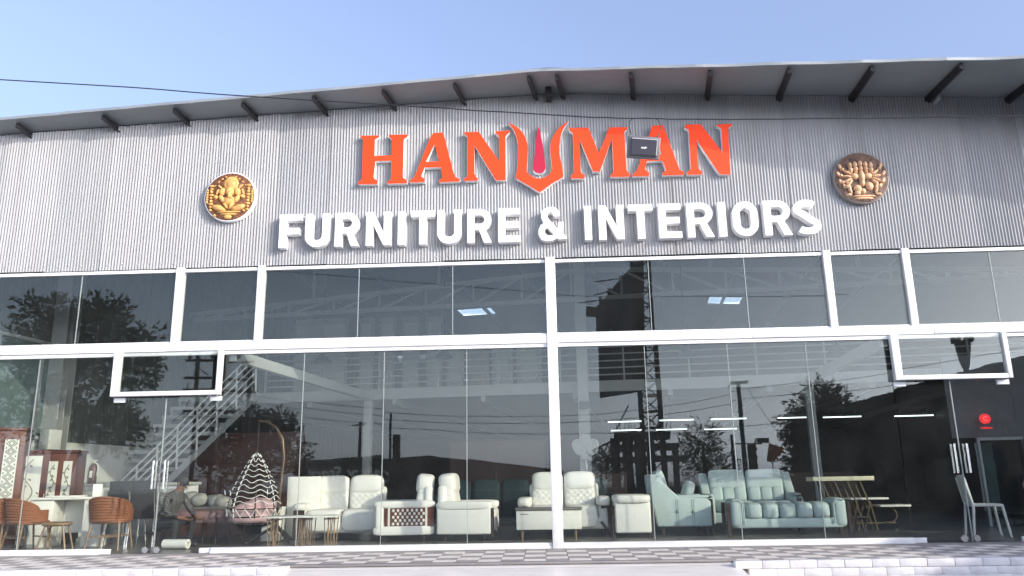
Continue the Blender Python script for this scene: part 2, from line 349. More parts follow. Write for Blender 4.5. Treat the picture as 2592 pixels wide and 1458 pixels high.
# roof: one folded sheet whose front edge runs out of true with the wall, with two clear sheets let in
EDGE = [(-11, .30, .07), (-8.5, .40, .05), (.19, .76, -.02), (6.67, 1.60, -.25), (11.5, 2.25, -.40)]
def edge(x):
    for (a, b) in zip(EDGE, EDGE[1:]):
        if x <= b[0]:
            q = (x-a[0])/(b[0]-a[0]); d = a[1]+(b[1]-a[1])*q; h = a[2]+(b[2]-a[2])*q; break
    s = abs(math.sin(math.pi*(x-.3)/1.12)); k = .45+.55*min(1, max(0, (x+6)/10)); return d-.035*k*s*(.5+.8*abs(math.sin(x*1.7))), h+.014*s
DEEP = 24
xs = [-10.6+i*.1 for i in range(219)]
g = MB(); vs = []
SKY = [(-4.9, -3.7, 15.2, 16.4), (3.75, 4.9, 14.4, 15.6)]   # a0,a1,b0,b1
for x in xs:
    d, h = edge(x); zt = walltop(x)
    vs += [(x-UX*d/UY, -d, zt+h), (x, 0.03, zt), (x+UX*DEEP, DEEP*UY, zt)]
fs = []
for i in range(len(xs)-1):
    fs.append((i*3, i*3+3, i*3+4, i*3+1))
g.add(vs, fs)
g.cur = 1
def rp(i, q): x = xs[i]; return (x+UX*DEEP*q, .03+(DEEP*UY-.03)*q, walltop(x))
for i in range(len(xs)-1):
    cuts = [0, 1]
    for (a0, a1, b0, b1) in SKY:
        if a0 <= xs[i] < a1: cuts = [0, b0/DEEP, b1/DEEP, 1]
    for j in range(0, len(cuts)-1, 2 if len(cuts) == 4 else 1):
        g.add([rp(i, cuts[j]), rp(i+1, cuts[j]), rp(i+1, cuts[j+1]), rp(i, cuts[j+1])], [(0, 1, 2, 3)])
lo = list(g.v); lf = list(g.f); n = len(lo); g.cur = 0
g.add([(a, b, c+.045) for a, b, c in lo], [tuple(reversed(f)) for f in lf])
g.add([(vs[i*3][0], vs[i*3][1], vs[i*3][2]+dz) for i in range(len(xs)) for dz in (0, .045)], [(i*2, i*2+2, i*2+3, i*2+1) for i in range(len(xs)-1)])
roof = g.build('roof', [roofm, mat('roof_sheet_dimmed', (.085, .095, .10), .7, var=.1)], B)  # same sheet darkened in colour inside the hall, to keep it dim
for (a0, a1, b0, b1) in SKY:
    q = MB(); z0 = walltop((a0+a1)/2)+.06
    q.prismz([(a0-.05+UX*b0, b0*UY), (a1+.05+UX*b0, b0*UY), (a1+.05+UX*b1, b1*UY), (a0-.05+UX*b1, b1*UY)], z0, z0+.01)
    q.build('skylight_sheet', glass('clear_sheet', (.8, .84, .86), .04), roof)
for px_, py_ in ((78, 336), (255+42, 322), (478, 306), (649, 291), (825, 277), (997, 265), (1172, 252), (1352, 239), (1420, 240), (1597, 240), (1784, 242), (1964, 243), (2148, 244), (2340, 245), (2541, 246)):
    X = W(px_, py_, 0).x; d, h = edge(X); zt = walltop(X)
    ex = X-UX*(d-.10)
    q = MB(); A = Vector((X+.02, .02, zt-.055)); E_ = Vector((ex, -(d-.10), zt+h*.9-.05))
    q.beam(A, E_, .04, .075)
    q.beam(A+Vector((.03, 0, -.055)), E_+Vector((.02, 0, -.045)), .04, .01)
    q.build('purlin', dark_steel, roof)
q = MB(); pz = W(1388, 243, -.12); q.box(pz.x-.045, pz.x+.045, -.26, -.02, pz.z-.06, pz.z+.09); q.build('ridge_bracket', dark_steel, roof)
g = MB()
for sx in (-1, 1):
    a = Vector((.2, -edge(.2)[0]-.02, walltop(.2)+.04)); 
    g.add([(.2, -.73, 6.996), (.2+sx*.22, -.73, 6.985), (.2+sx*.22+UX*DEEP, DEEP, 6.992), (.2+UX*DEEP, DEEP, 7.005)], [(0, 1, 2, 3)])
g.build('ridge_cap', galv, roof)

# steel frame of the shopfront
def zat(x, y, Y=0): return W(x, y, Y).z
ZH1, ZH2, ZH3 = 4.186, 3.012, 2.887
def vbar(pxl, pxr, z0, z1, y0, y1, name='post'):
    q = MB(); q.box(pxl, pxr, y0, y1, z0, z1); return q.build(name, white_paint, B, bevel=.006)
XP = [(-5.575, -5.455), (-4.305, -4.195), (4.245, 4.355), (5.405, 5.515)]
for a, b in XP: vbar(a, b, ZH2+.002, ZB-.005, -.06, .05)
vbar(.095, .245, 0.0, ZB-.002, -.09, .07, 'centre_post')
for a, b in ((-12, .093), (.247, 12)):
    xs0 = [a]
    while b-xs0[-1] > 4.2: xs0.append(xs0[-1]+random.uniform(2.6, 3.4))
    for c0, c1 in zip(xs0, xs0[1:]+[b]): dz = random.uniform(-.003, .003); q = MB(); q.box(c0+.002, c1-.002, -.075+dz, .06, ZH3+dz*.6, ZH2+dz*.6); q.build('beam', white_paint, B, bevel=.006)
    q = MB(); q.box(a, b, -.045, .03, ZH3-.055, ZH3-.003); q.build('lower_rail', white_metal, B)
for a, b in ((-12, XP[0][0]), (XP[0][1], XP[1][0]), (XP[1][1], .093), (.247, XP[2][0]), (XP[2][1], XP[3][0]), (XP[3][1], 12)):
    q = MB(); q.box(a+.002, b-.002, -.035, .03, ZB-.075, ZB-.028); q.build('window_rail', white_metal, B); q = MB(); q.box(a+.002, b-.002, -.03, .03, ZH2+.003, ZH2+.03); q.build('window_rail', white_metal, B)
# bottom rails: not under the doors
XT = [-6.375, -4.735, 5.045, 6.685]
for a, b in ((-12, XT[0]+.03), (XT[1], .093), (.247, XT[2]), (XT[3], 12)):
    q = MB(); q.box(a, b, -.05, .05, .0, .075); q.build('bottom_rail', white_paint, B, bevel=.008)
    q = MB(); q.box(a, b, -.066, -.052, .0, .03); q.build('rail_lip', white_metal, B)
g = MB(); g.box(-12, 12, -.06, .06, -.3, -.002); g.build('threshold', conc, B)
ZT = zat(292, 1006)
for a, b in ((XT[0], XT[1]), (XT[2], XT[3])):
    q = MB()
    q.box(a, a+.065, -.13, -.04, ZT, ZH3-.004); q.box(b-.065, b, -.13, -.04, ZT, ZH3-.004); q.box(a+.066, b-.066, -.128, -.042, ZT, ZT+.065)
    q.box(a+.07, a+.11, -.12, -.05, ZT+.067, ZH3-.006)
    o = q.build('transom_frame', white_paint, B, bevel=.004)
    q = MB(); q.box(a+.112, b-.066, -.09, -.08, ZT+.066, ZH3-.006); q.build('pane', pane_m, o)
# fixed panes and their clear joints
def panes(xe, z0, z1):
    for a, b in zip(xe, xe[1:]):
        q = MB(); q.box(a+.003-(a+b)/2, b-.003-(a+b)/2, -.006, .006, z0-(z0+z1)/2, z1-(z0+z1)/2); o = q.build('pane', pane_m, B); o.location = ((a+b)/2, 0, (z0+z1)/2); o.rotation_euler = (R_(random.uniform(-.14, .14)), 0, R_(random.uniform(-.14, .14)))
    for a in xe[1:-1]:
        q = MB(); q.box(a-.0045, a+.0045, -.008, .008, z0, z1); q.build('pane_joint', joint_m, B)
xj = lambda px, y: W(px, y, 0).x
panes([-9.4, xj(200, 780), XP[0][0]], ZH2+.03, ZB-.075); panes([XP[0][1], XP[1][0]], ZH2+.03, ZB-.075)
panes([XP[1][1], xj(907, 770), xj(1146, 760), .093], ZH2+.03, ZB-.075)
panes([.247, xj(1645, 750), xj(1890, 750), XP[2][0]], ZH2+.03, ZB-.075); panes([XP[2][1], XP[3][0]], ZH2+.03, ZB-.075)
panes([XP[3][1], xj(2512, 700), 9.4], ZH2+.03, ZB-.075)
panes([-9.4, xj(98, 950), XT[0]], .075, ZH3-.056)
panes([XT[1], xj(762, 1100), xj(969, 1100), xj(1182, 1100), .093], .075, ZH3-.056)
panes([.247, xj(1643, 1100), xj(1858, 1100), xj(2062, 1100), XT[2]], .075, ZH3-.056)
panes([XT[3], 8.0, 9.4], .075, ZH3-.056)
# glass doors
for (a, b) in ((XT[0], XT[1]), (XT[2], XT[3])):
    mid = (a+b)/2-.02
    for (p0, p1, hx) in ((a+.008, mid-.004, mid-.085), (mid+.004, b-.008, mid+.085)):
        q = MB(); q.box(p0, p1, -.006, .006, .012, ZT-.02); dr = q.build('glass_door', pane_m, B)
        q = MB()
        xs0 = p0 if p0 < mid-.1 else p1-.17
        q.box(xs0, xs0+.17, -.02, .02, .0, .07); q.build('corner_patch', white_metal, dr, bevel=.004); q = MB(); q.box(xs0, xs0+.17, -.02, .02, ZT-.08, ZT-.012); q.build('corner_patch', white_metal, dr, bevel=.004)
        q = MB(); hz = zat(400, 1202) if a < 0 else zat(2430, 1160)
        for yy in (-.05, .05): q.tube([(hx, yy, hz-.2), (hx, yy, hz+.2)], .0145, 10)
        for zz in (-.13, .13): q.tube([(hx, -.05, hz+zz), (hx, .05, hz+zz)], .007, 6)
        q.build('handle', steel, dr, smooth=True)
        q = MB(); q.lathe([(.0, -.012), (.045, -.012), (.045, .012), (.0, .012)], (hx-.03, -.013, .05), 16, rotm(90)); q.build('floor_lock', steel, dr, smooth=True)
        q = MB(); q.box((p1 if p1 < mid else p0)-.003, (p1 if p1 < mid else p0)+.003, -.009, .009, .012, ZT-.02); q.build('edge_strip', joint_m, dr)

inner_steel = mat('inner_steel', (.32, .34, .34), .6, var=.06)
# hall behind the glass
g = MB(); g.prismz([(-12, .05), (12, .05), I(10.2, 24)[:2], I(-10.4, 24)[:2]], -.3, 0); struct(g.build('floor', mat('floor_tile', (.13, .125, .12), .3, var=.12, scale=1.2)))
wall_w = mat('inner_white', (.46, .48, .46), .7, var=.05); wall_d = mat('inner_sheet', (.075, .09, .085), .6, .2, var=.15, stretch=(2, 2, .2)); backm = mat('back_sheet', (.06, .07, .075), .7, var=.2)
def ibox(q, a0, a1, b0, b1, z0, z1):
    P = [I(a0, b0)[:2], I(a1, b0)[:2], I(a1, b1)[:2], I(a0, b1)[:2]]; q.prismz([tuple(p) for p in P], z0, z1); return q
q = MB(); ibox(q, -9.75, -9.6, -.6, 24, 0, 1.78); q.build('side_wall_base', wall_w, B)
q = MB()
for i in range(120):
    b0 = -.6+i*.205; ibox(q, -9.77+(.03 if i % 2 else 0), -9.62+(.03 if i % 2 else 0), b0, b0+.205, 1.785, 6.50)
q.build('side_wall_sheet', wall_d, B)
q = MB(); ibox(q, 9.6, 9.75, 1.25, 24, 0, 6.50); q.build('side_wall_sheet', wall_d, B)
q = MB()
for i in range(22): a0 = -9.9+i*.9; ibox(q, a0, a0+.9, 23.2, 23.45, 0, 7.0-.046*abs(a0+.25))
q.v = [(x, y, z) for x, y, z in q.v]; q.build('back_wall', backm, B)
# columns and the trusses they carry
def icol(a, b, z1, wd=.2, name='column', m=None):
    q = MB(); ibox(q, a-wd/2, a+wd/2, b-.012, b+.012, 0, z1)
    for s in (-1, 1): ibox(q, a-wd/2, a+wd/2, b+s*wd/2-.008, b+s*wd/2+.008, 0, z1)
    return q.build(name, m or inner_steel, B)
BM = 5.35                                    # mezzanine front line
icol(-9.4, 1.75, 6.4, .32)
pL = W(926, 1100, 5.9); pR = W(2060, 1100, 4.75); pC = W(1479, 1000, 5.25)
def toI(p): return p.x*UY-p.y*UX, p.x*UX+p.y*UY
aL, aR, aC = toI(pL)[0], toI(pR)[0], toI(pC)[0]
icol(aC, BM-.25, 6.9, .22)
for bb, ztop in ((BM, 5.42),):
    q = MB(); zb = 4.76
    q.beam(I(-9, bb, zb), I(9, bb, zb), .08, .09)
    for s in (-1, 1): q.beam(I(.2, bb, ztop), I(s*9.1, bb, ztop-.06*9), .08, .09)
    for i in range(-8, 9):
        a0 = i*1.1; zt = ztop-.06*abs(a0-.2)
        q.beam(I(a0, bb, zb), I(a0, bb, zt), .05, .05)
        if i: s = -1 if i > 0 else 1; q.beam(I(a0, bb, zb), I(a0+s*1.1, bb, ztop-.06*abs(a0+s*1.1-.2)), .045, .045)
    for i in range(-6, 7, 3): q.beam(I(i, bb, ztop-.06*abs(i)), I(i, bb, 6.7), .06, .06)
    q.build('roof_truss', inner_steel, B)
for i in range(-8, 9, 2):                    # purlins under the roof
    q = MB(); q.beam(I(i+.2, .6, walltop(i)-.09), I(i+.2, 23, walltop(i)-.09), .06, .12); q.build('roof_purlin', inner_steel, B)
q = MB(); q.beam(I(-9, 1.6, 5.35), I(.2, 1.4, 5.62), .1, .16); q.beam(I(.2, 1.4, 5.62), I(9, 1.2, 5.35), .1, .16); q.build('wind_beam', inner_steel, B)
# low window in the left side wall
q = MB()
for b0, b1 in ((.3, .35), (1.35, 1.4), (2.2, 2.25)): ibox(q, -9.57, -9.5, b0, b1, 1.8, 3.6)
ibox(q, -9.57, -9.5, .3, 2.25, 1.8, 1.86); ibox(q, -9.57, -9.5, .3, 2.25, 3.54, 3.6); q.build('side_window_frame', inner_steel, B)
q = MB(); ibox(q, -9.562, -9.55, .35, 2.2, 1.86, 3.54); q.build('side_window_pane', mat('pale_film', (.10, .145, .15), .3, var=.1), B)

# mezzanine with railing
Mz = T('mezzanine', 'white steel mezzanine deck with horizontal bar railing across the hall', 'mezzanine', (0, 0, 0))
q = MB(); ibox(q, -9.2, 9.2, BM+.012, 22, 2.72, 2.95); q.build('deck', mat('deck_board', (.09, .095, .095), .8, var=.15), Mz)
q = MB(); ibox(q, -9.2, 9.2, BM-.012, BM+.01, 2.72, 2.955); q.build('edge_channel', inner_steel, Mz)
zs = [3.08+.148*k for k in range(6)]
a = -7.1
while a < 9.2: q = MB(); ibox(q, a-.018, a+.018, BM+.02, BM+.056, 2.952, 3.86); q.build('railing_post', inner_steel, Mz); a += 1.36
for z in zs: q = MB(); q.beam(I(-7.1, BM+.005, z), I(9.2, BM+.005, z), .028, .026); q.build('railing_bar', inner_steel, Mz)
for a in (aL, aR): q = MB(); ibox(q, a-.085, a+.085, BM+.03, BM+.2, .001, 2.718); q.build('column', inner_steel, Mz, bevel=.01)
for p0, a in ((Vector((XT[1]+.08, .1, 2.83)), aL), (Vector((XT[2]-.02, .1, 2.83)), aR)):
    q = MB(); q.beam(p0, I(a, BM-.02, 2.80), .12, .17); q.build('tie_beam', inner_steel, Mz)
for i in range(-8, 9, 2):
    q = MB(); ibox(q, i-.05, i+.05, BM+.02, 21, 2.60, 2.718); q.build('joist', mat('joist_grey', (.25, .26, .26), .6), Mz)

# ------------------------------------------------------------------ lettering on the gable
YL = -.115
def zpts(lst, ox, oy, sc_, Y=YL): return [(lambda p: (p.x, p.z))(W(ox+x/sc_, oy+y/sc_, Y)) for x, y in lst]
S1 = T('shop_sign', 'orange raised serif capitals, upper line of the sign on the corrugated gable', 'sign', (0, 0, 0))
OR = {
 'H': ([[(195,268),(488,262),(490,285),(440,315),(425,330),(418,580),(685,572),(688,330),(680,310),(640,285),(642,252),(932,248),(934,275),(885,310),(872,330),(860,900),(870,930),(925,960),(920,1005),(612,1012),(614,985),(665,955),(675,920),(683,655),(432,662),(405,900),(415,935),(468,970),(465,1018),(160,1022),(162,985),(215,950),(222,915),(240,335),(232,318),(200,290)]], 880, 300, 6.134),
 'A': ([[(1325,232),(1345,222),(1480,218),(1490,230),(1650,860),(1675,905),(1745,945),(1740,975),(1420,990),(1422,955),(1465,930),(1468,900),(1445,755),(1195,762),(1150,880),(1150,905),(1200,940),(1198,985),(962,992),(960,965),(1020,925),(1050,880),(1280,300)],[(1350,400),(1420,665),(1218,672)]], 880, 300, 6.134),
 'N': ([[(1815,212),(2030,205),(2045,215),(2355,670),(2350,280),(2335,255),(2295,232),(2300,198),(2515,185),(2518,215),(2470,255),(2452,285),(2455,955),(2305,962),(1965,410),(1970,860),(1985,900),(2020,925),(2020,965),(1812,970),(1808,935),(1850,905),(1858,880),(1862,300),(1850,270),(1812,240)]], 880, 300, 6.134),
 'U': ([[(110,140),(180,170),(260,215),(330,275),(385,345),(425,430),(450,520),(460,620),(452,800),(440,1000),(470,1040),(530,1085),(600,1110),(680,1115),(760,1095),(820,1055),(865,1000),(880,950),(865,800),(848,650),(850,560),(870,450),(910,360),(970,270),(1040,200),(1110,150),(1175,100),(1120,180),(1075,250),(1045,330),(1025,430),(1010,560),(1010,680),(1030,800),(1055,920),(1075,1050),(1070,1095),(900,1190),(665,1360),(470,1240),(245,1110),(250,1060),(275,930),(292,780),(293,640),(280,500),(255,380),(215,280),(165,200)]], 1270, 290, 6.9),
 'M': ([[(0,205),(15,190),(265,185),(280,200),(425,550),(575,185),(590,180),(825,178),(828,205),(790,240),(785,265),(815,770),(830,810),(862,835),(860,880),(580,885),(590,855),(625,825),(632,790),(612,335),(440,812),(345,808),(150,345),(165,800),(180,830),(225,855),(220,905),(25,905),(30,860),(65,835),(72,810),(55,270),(40,245),(5,230)]], 1440, 290, 5.6),
 'A2': ([[(1175,165),(1195,155),(1325,150),(1345,170),(1545,720),(1570,780),(1635,815),(1632,855),(1325,862),(1330,825),(1375,795),(1370,770),(1330,655),(1105,660),(1080,755),(1090,790),(1140,820),(1135,872),(900,875),(910,845),(965,790),(1000,700),(1130,320)],[(1235,290),(1310,560),(1150,565)]], 1440, 290, 5.6),
 'N2': ([[(1645,165),(1660,140),(1865,138),(1885,155),(2180,540),(2160,210),(2140,180),(2095,165),(2100,138),(2305,132),(2308,160),(2265,185),(2258,215),(2290,830),(2285,848),(2150,848),(2125,830),(1810,360),(1830,750),(1850,780),(1888,805),(1885,850),(1675,855),(1678,815),(1715,790),(1730,760),(1700,240),(1690,210),(1640,185)]], 1440, 290, 5.6)}
for key, (cts, ox, oy, sc_) in OR.items():
    o = outline('letter', [zpts(c, ox, oy, sc_) for c in cts], -.068, .094, [sign_orange, sign_white], S1)
outline('teardrop', [zpts([(640,200),(670,290),(700,440),(730,620),(750,780),(765,930),(760,965),(735,1000),(700,1020),(655,1025),(600,1015),(560,985),(545,950),(550,860),(575,700),(595,500),(610,350),(625,260)], 1270, 290, 6.9)], -.068, .094, [sign_red, sign_white], S1)

S2 = T('shop_sign', 'white raised block capitals reading FURNITURE & INTERIORS above the glass', 'sign', (0, 0, 0))
YF = -.16
def arc(cx, cz, rx, rz, a0, a1, n=10): return [(cx+rx*math.cos(R_(a0+(a1-a0)*i/n)), cz+rz*math.sin(R_(a0+(a1-a0)*i/n))) for i in range(n+1)]
def strip(path, t):
    L, Rr = [], []
    for i, p in enumerate(path):
        a = path[max(i-1, 0)]; b = path[min(i+1, len(path)-1)]; dx, dz = b[0]-a[0], b[1]-a[1]; l = math.hypot(dx, dz) or 1
        L.append((p[0]-dz/l*t/2, p[1]+dx/l*t/2)); Rr.append((p[0]+dz/l*t/2, p[1]-dx/l*t/2))
    return L+Rr[::-1]
def glyph(ch, w, h, t):
    s = t
    if ch == 'I': return [[(0, 0), (w, 0), (w, h), (0, h)]]
    if ch == 'F': return [[(0, 0), (s, 0), (s, h*.40), (w*.9, h*.40), (w*.9, h*.40+s*.92), (s, h*.40+s*.92), (s, h-s*.92), (w, h-s*.92), (w, h), (0, h)]]
    if ch == 'E': return [[(0, 0), (w, 0), (w, s*.92), (s, s*.92), (s, h*.42), (w*.93, h*.42), (w*.93, h*.42+s*.92), (s, h*.42+s*.92), (s, h-s*.92), (w, h-s*.92), (w, h), (0, h)]]
    if ch == 'T': return [[(w/2-s/2, 0), (w/2+s/2, 0), (w/2+s/2, h-s*.92), (w, h-s*.92), (w, h), (0, h), (0, h-s*.92), (w/2-s/2, h-s*.92)]]
    if ch == 'N': return [[(0, 0), (s, 0), (s, h*.62), (w-s*1.0, 0), (w, 0), (w, h), (w-s, h), (w-s, h*.38), (s*1.0, h), (0, h)]]
    if ch == 'U':
        r = w/2; return [[(0, h)]+arc(r, r*.95, r, r*.95, 180, 360, 16)+[(w, h), (w-s, h)]+arc(r, r*.95, r-s, r*.95-s, 360, 180, 16)+[(s, h)]]
    if ch == 'O':
        r = w/2; rz = w*.5
        return [arc(r, h-rz, r, rz, 0, 180, 16)+arc(r, rz, r, rz, 180, 360, 16), arc(r, h-rz, r-s, rz-s, 0, 180, 16)+arc(r, rz, r-s, rz-s, 180, 360, 16)]
    if ch == 'R':
        z0 = h*.38; rz = (h-z0)/2
        outer = [(0, 0), (s, 0), (s, z0), (w*.48, z0), (w-s*1.12, 0), (w, 0), (w*.72, z0+h*.035)]+arc(w*.52, h-rz, w*.46, rz, -55, 90, 14)+[(0, h)]
        inner = [(s, z0+s*.9)]+arc(w*.52, h-rz, w*.46-s*.95, rz-s*.9, -90, 90, 12)+[(s, h-s*.9)]
        return [outer, inner]
    if ch == 'S':
        hw = w/2; r = h/4
        p = arc(hw, h*.745, hw-s/2, h*.255-s/2, 38, 180, 12)+arc(hw, h*.745, hw-s/2, h*.255-s/2, 192, 238, 5)+arc(hw, h*.255, hw-s/2, h*.255-s/2, 58, 0, 6)+arc(hw, h*.255, hw-s/2, h*.255-s/2, -12, -142, 12)
        return [strip(p, s*.96)]
    if ch == '&':
        A = [(262,190),(210,190),(205,165),(180,150),(157,162),(153,190),(172,222),(238,297),(246,240),(292,240),(284,332),(318,385),(247,388),(232,376),(190,397),(140,400),(97,385),(74,342),(76,300),(92,265),(122,245),(102,205),(99,160),(122,125),(170,108),(222,114),(252,142)]
        Bh = [(148,283),(205,345),(180,355),(150,352),(129,333),(126,305)]
        f = lambda q: [((x-72)/246*w, (400-y)/292*h) for x, y in q]
        return [f(A), f(Bh)]
Z7 = lambda x, y: W(690+x/4.089, 520+y/4.089, YF); Z8 = lambda x, y: W(1340+x/3.345, 490+y/3.345, YF)
zb1, zt1 = Z7(98, 438).z, Z7(2440, 30).z
hL = 0
ROW = [('F', Z7(68, 270), Z7(298, 270)), ('U', Z7(337, 260), Z7(585, 260)), ('R', Z7(645, 250), Z7(895, 250)), ('N', Z7(967, 240), Z7(1222, 240)), ('I', Z7(1297, 235), Z7(1370, 235)), ('T', Z7(1432, 230), Z7(1678, 230)), ('U', Z7(1704, 220), Z7(1952, 220)), ('R', Z7(2016, 210), Z7(2268, 210)), ('E', Z7(2336, 200), Z7(2562, 200)),
       ('&', Z8(74, 250), Z8(316, 250)), ('I', Z8(467, 240), Z8(526, 240)), ('N', Z8(588, 240), Z8(800, 240)), ('T', Z8(842, 230), Z8(1048, 230)), ('E', Z8(1096, 220), Z8(1286, 220)), ('R', Z8(1336, 220), Z8(1560, 220)), ('I', Z8(1602, 210), Z8(1666, 210)), ('O', Z8(1722, 200), Z8(1936, 200)), ('R', Z8(1987, 200), Z8(2217, 200)), ('S', Z8(2238, 190), Z8(2466, 190))]
def lerp(a, b, q): return a+(b-a)*q
xA, xB = ROW[0][1].x, ROW[-1][2].x
b0, b1 = Z7(98, 438).z, Z8(2350, 345).z; t0, t1 = Z7(200, 92).z, Z8(2100, 58).z
for ch, p, q in ROW:
    qq = ((p.x+q.x)/2-xA)/(xB-xA); zb = lerp(b0, b1, qq); ht = lerp(t0, t1, qq)-zb; wd = q.x-p.x
    ct = [[(p.x+x, zb+z) for x, z in c] for c in glyph(ch, wd, ht, min(.108, wd))]
    o = outline('letter', ct, -.09, .14, [sign_white, sign_white], S2)

# ------------------------------------------------------------------ round relief plaques
def plaque(px, py, rx, label, col, bgc, figs, rimc):
    c = W(px, py, -.09); r = rx
    t = T('round_plaque', label, 'plaque', (c.x, -.02, c.z), 0, 'round relief plaques on the gable')
    q = MB(); q.lathe([(0, .0), (r*.985, .0), (r, .01), (r, .085), (r*.97, .095), (0, .095)], (0, 0, 0), 48, rotm(90)); q.build('disc', [bgc], t, smooth=True)
    q = MB(); q.lathe([(r+.004, .004), (r+.012, .01), (r+.012, .08), (r+.004, .088)], (0, 0, 0), 48, rotm(90)); q.build('rim', rimc, t, smooth=True)
    q = MB()
    for (x, z, a, b, rot, d) in figs:
        q.ell((x*r, -.096, z*r), (a*r, d, b*r), 1, rotm(0, rot, 0), 14, 8)
    q.build('relief', col, t, smooth=True)
    return t
goldm = mat('gold_relief', (.60, .33, .10), .6, 0, var=.25, scale=14, bump=.5, bscale=40); bronze = mat('bronze_ground', (.14, .055, .022), .7, 0, var=.8, scale=16, bump=.8, bscale=30)
rose = mat('copper_relief', (.60, .38, .22), .6, 0, var=.3, scale=14, bump=.5, bscale=40); umber = mat('umber_ground', (.11, .065, .045), .7, 0, var=.8, scale=16, bump=.8, bscale=30)
F1 = [(.03, .55, .30, .30, 0, .02), (.03, .52, .2, .22, 0, .035), (.0, .2, .18, .2, 0, .06), (-.3, .2, .13, .17, 15, .03), (.3, .2, .13, .17, -15, .03), (.02, .02, .085, .18, 6, .07), (.09, -.08, .1, .06, 20, .06),
      (0, -.18, .26, .2, 0, .05), (-.3, -.1, .1, .2, -35, .04), (.3, -.1, .1, .2, 35, .04), (-.55, -.02, .1, .09, 0, .04), (.53, -.01, .1, .09, 0, .04), (-.4, -.48, .3, .13, 18, .055), (.38, -.48, .3, .13, -18, .055), (-.12, -.4, .07, .17, -35, .06), (.1, -.4, .07, .17, 35, .06),
      (0, -.65, .5, .05, 0, .03), (0, -.74, .34, .05, 0, .03), (-.02, -.85, .16, .1, 0, .03), (-.55, -.78, .06, .06, 0, .03), (.6, -.6, .06, .06, 0, .03), (-.42, .42, .12, .05, 40, .02), (.42, .42, .12, .05, -40, .02), (-.5, .2, .05, .14, 20, .02), (.52, .2, .05, .14, -20, .02)]
for s in (-1, 1):
    for k in range(9): F1.append((s*.74, .45-k*.125, .065 if k % 3 else .1, .055, 0, .025))
    for k in range(6): F1.append((s*.9, .28-k*.1, .05, .05, 0, .02))
    for k in range(5): F1.append((s*(.2+.14*k), .82-.06*k-.02*k*k, .06, .03, s*20, .015))
plaque(583, 499, .395, 'golden relief plaque of a seated deity with crossed legs, left of the sign', goldm, bronze, F1, sign_white)
F2 = []
for i in range(5):
    x = (i-2)*.19; F2 += [(x, .36-.03*abs(i-2), .085, .1, 0, .05), (x, .55-.035*abs(i-2), .08, .13, 0, .04), (x, .24-.03*abs(i-2), .06, .05, 0, .045)]
F2 += [(0, .02, .12, .25, 0, .06), (-.25, .05, .14, .13, 20, .05), (.25, .05, .14, .13, -20, .05), (0, -.22, .1, .15, 0, .05), (-.2, -.45, .15, .16, 0, .06), (.24, -.36, .15, .17, 0, .06), (-.22, -.62, .12, .09, 0, .05), (0, -.55, .1, .12, 0, .04), (0, -.74, .45, .05, 0, .03), (0, -.83, .34, .05, 0, .03)]
for s in (-1, 1):
    for a_, ln in ((35, .5), (5, .55), (-25, .55), (-50, .5)):
        F2 += [(s*(.3+.25*math.cos(R_(a_))), .02+.3*math.sin(R_(a_)), ln*.36, .055, s*-a_, .045), (s*(.3+.47*math.cos(R_(a_))), .04+.52*math.sin(R_(a_)), .07, .065, 0, .05), (s*(.33+.52*math.cos(R_(a_))), .12+.6*math.sin(R_(a_)), .06, .1, s*20, .02)]
    F2 += [(s*.5, -.4, .07, .28, s*12, .035), (s*.55, -.68, .12, .06, 0, .04)]
plaque(2179, 451, .405, 'brown relief plaque of a many armed figure, right end of the sign', rose, umber, F2, mat('plaque_rim', (.2, .185, .17), .5))

# ------------------------------------------------------------------ cable and the solar lamp hung on it
YC = -4.0
q = MB(); pts = [W(x, y, YC) for x, y in ((-260, 186), (0, 201), (330, 221), (644, 245), (900, 260), (1200, 279), (1480, 296), (1590, 299.5), (1640, 300), (1700, 301.5), (1900, 302), (2200, 299), (2592, 293), (2900, 287))]
sm = []
for i in range(len(pts)-1):
    for k in range(4): sm.append(pts[i].lerp(pts[i+1], k/4)+Vector((0, 0, random.uniform(-.003, .003))))
q.tube(sm+[pts[-1]], .0062, 6); tag(q.build('overhead_cable', black, smooth=True), 'thin black overhead cable strung across the front of the gable', 'cable')
t = T('solar_lamp', 'grey solar panel lamp dangling from the overhead cable before the sign', 'lamp', tuple(W(1629, 374, YC)))
t.rotation_euler = (R_(14), R_(6.5), 0)
k_ = 1985/7.65
hw, hh = 43/k_, 30/k_
q = MB(); q.box(-hw, hw, -.012, .02, -hh, hh); q.build('housing', mat('lamp_grey', (.13, .125, .13), .5), t, bevel=.012)
q = MB(); q.box(-hw*.82, hw*.84, -.028, -.012, -hh*.76, hh*.76); pn = q.build('panel', black, t)
q = MB()
for i in range(8):
    for j in range(5):
        x0 = -hw*.74+i*hw*1.5/8; z0 = -hh*.64+j*hh*1.34/5; q.box(x0+.0008, x0+hw*1.5/8-.0008, -.0305, -.0285, z0+.0008, z0+hh*1.34/5-.0008)
q.build('solar_cell', mat('solar_cell', (.045, .045, .06), .3), pn)
q = MB(); fr = .008
q.box(-hw*.76, hw*.82, -.034, -.0285, hh*.70, hh*.77); q.box(hw*.77, hw*.82, -.033, -.0285, -hh*.66, hh*.70); q.build('panel_frame', mat('lamp_frame', (.45, .44, .44), .4), pn)
me = text_mesh('mdr', .035, .001, .2, .0008); o = bpy.data.objects.new('logo', me); COL.objects.link(o); o.parent = pn; me.materials.append(sign_white); o.matrix_local = Matrix.Translation((0, -.034, -.005)) @ Euler((R_(90), 0, 0)).to_matrix().to_4x4()
inv = t.matrix_basis.inverted() if False else (Matrix.Translation(t.location) @ t.rotation_euler.to_matrix().to_4x4()).inverted()
q = MB()
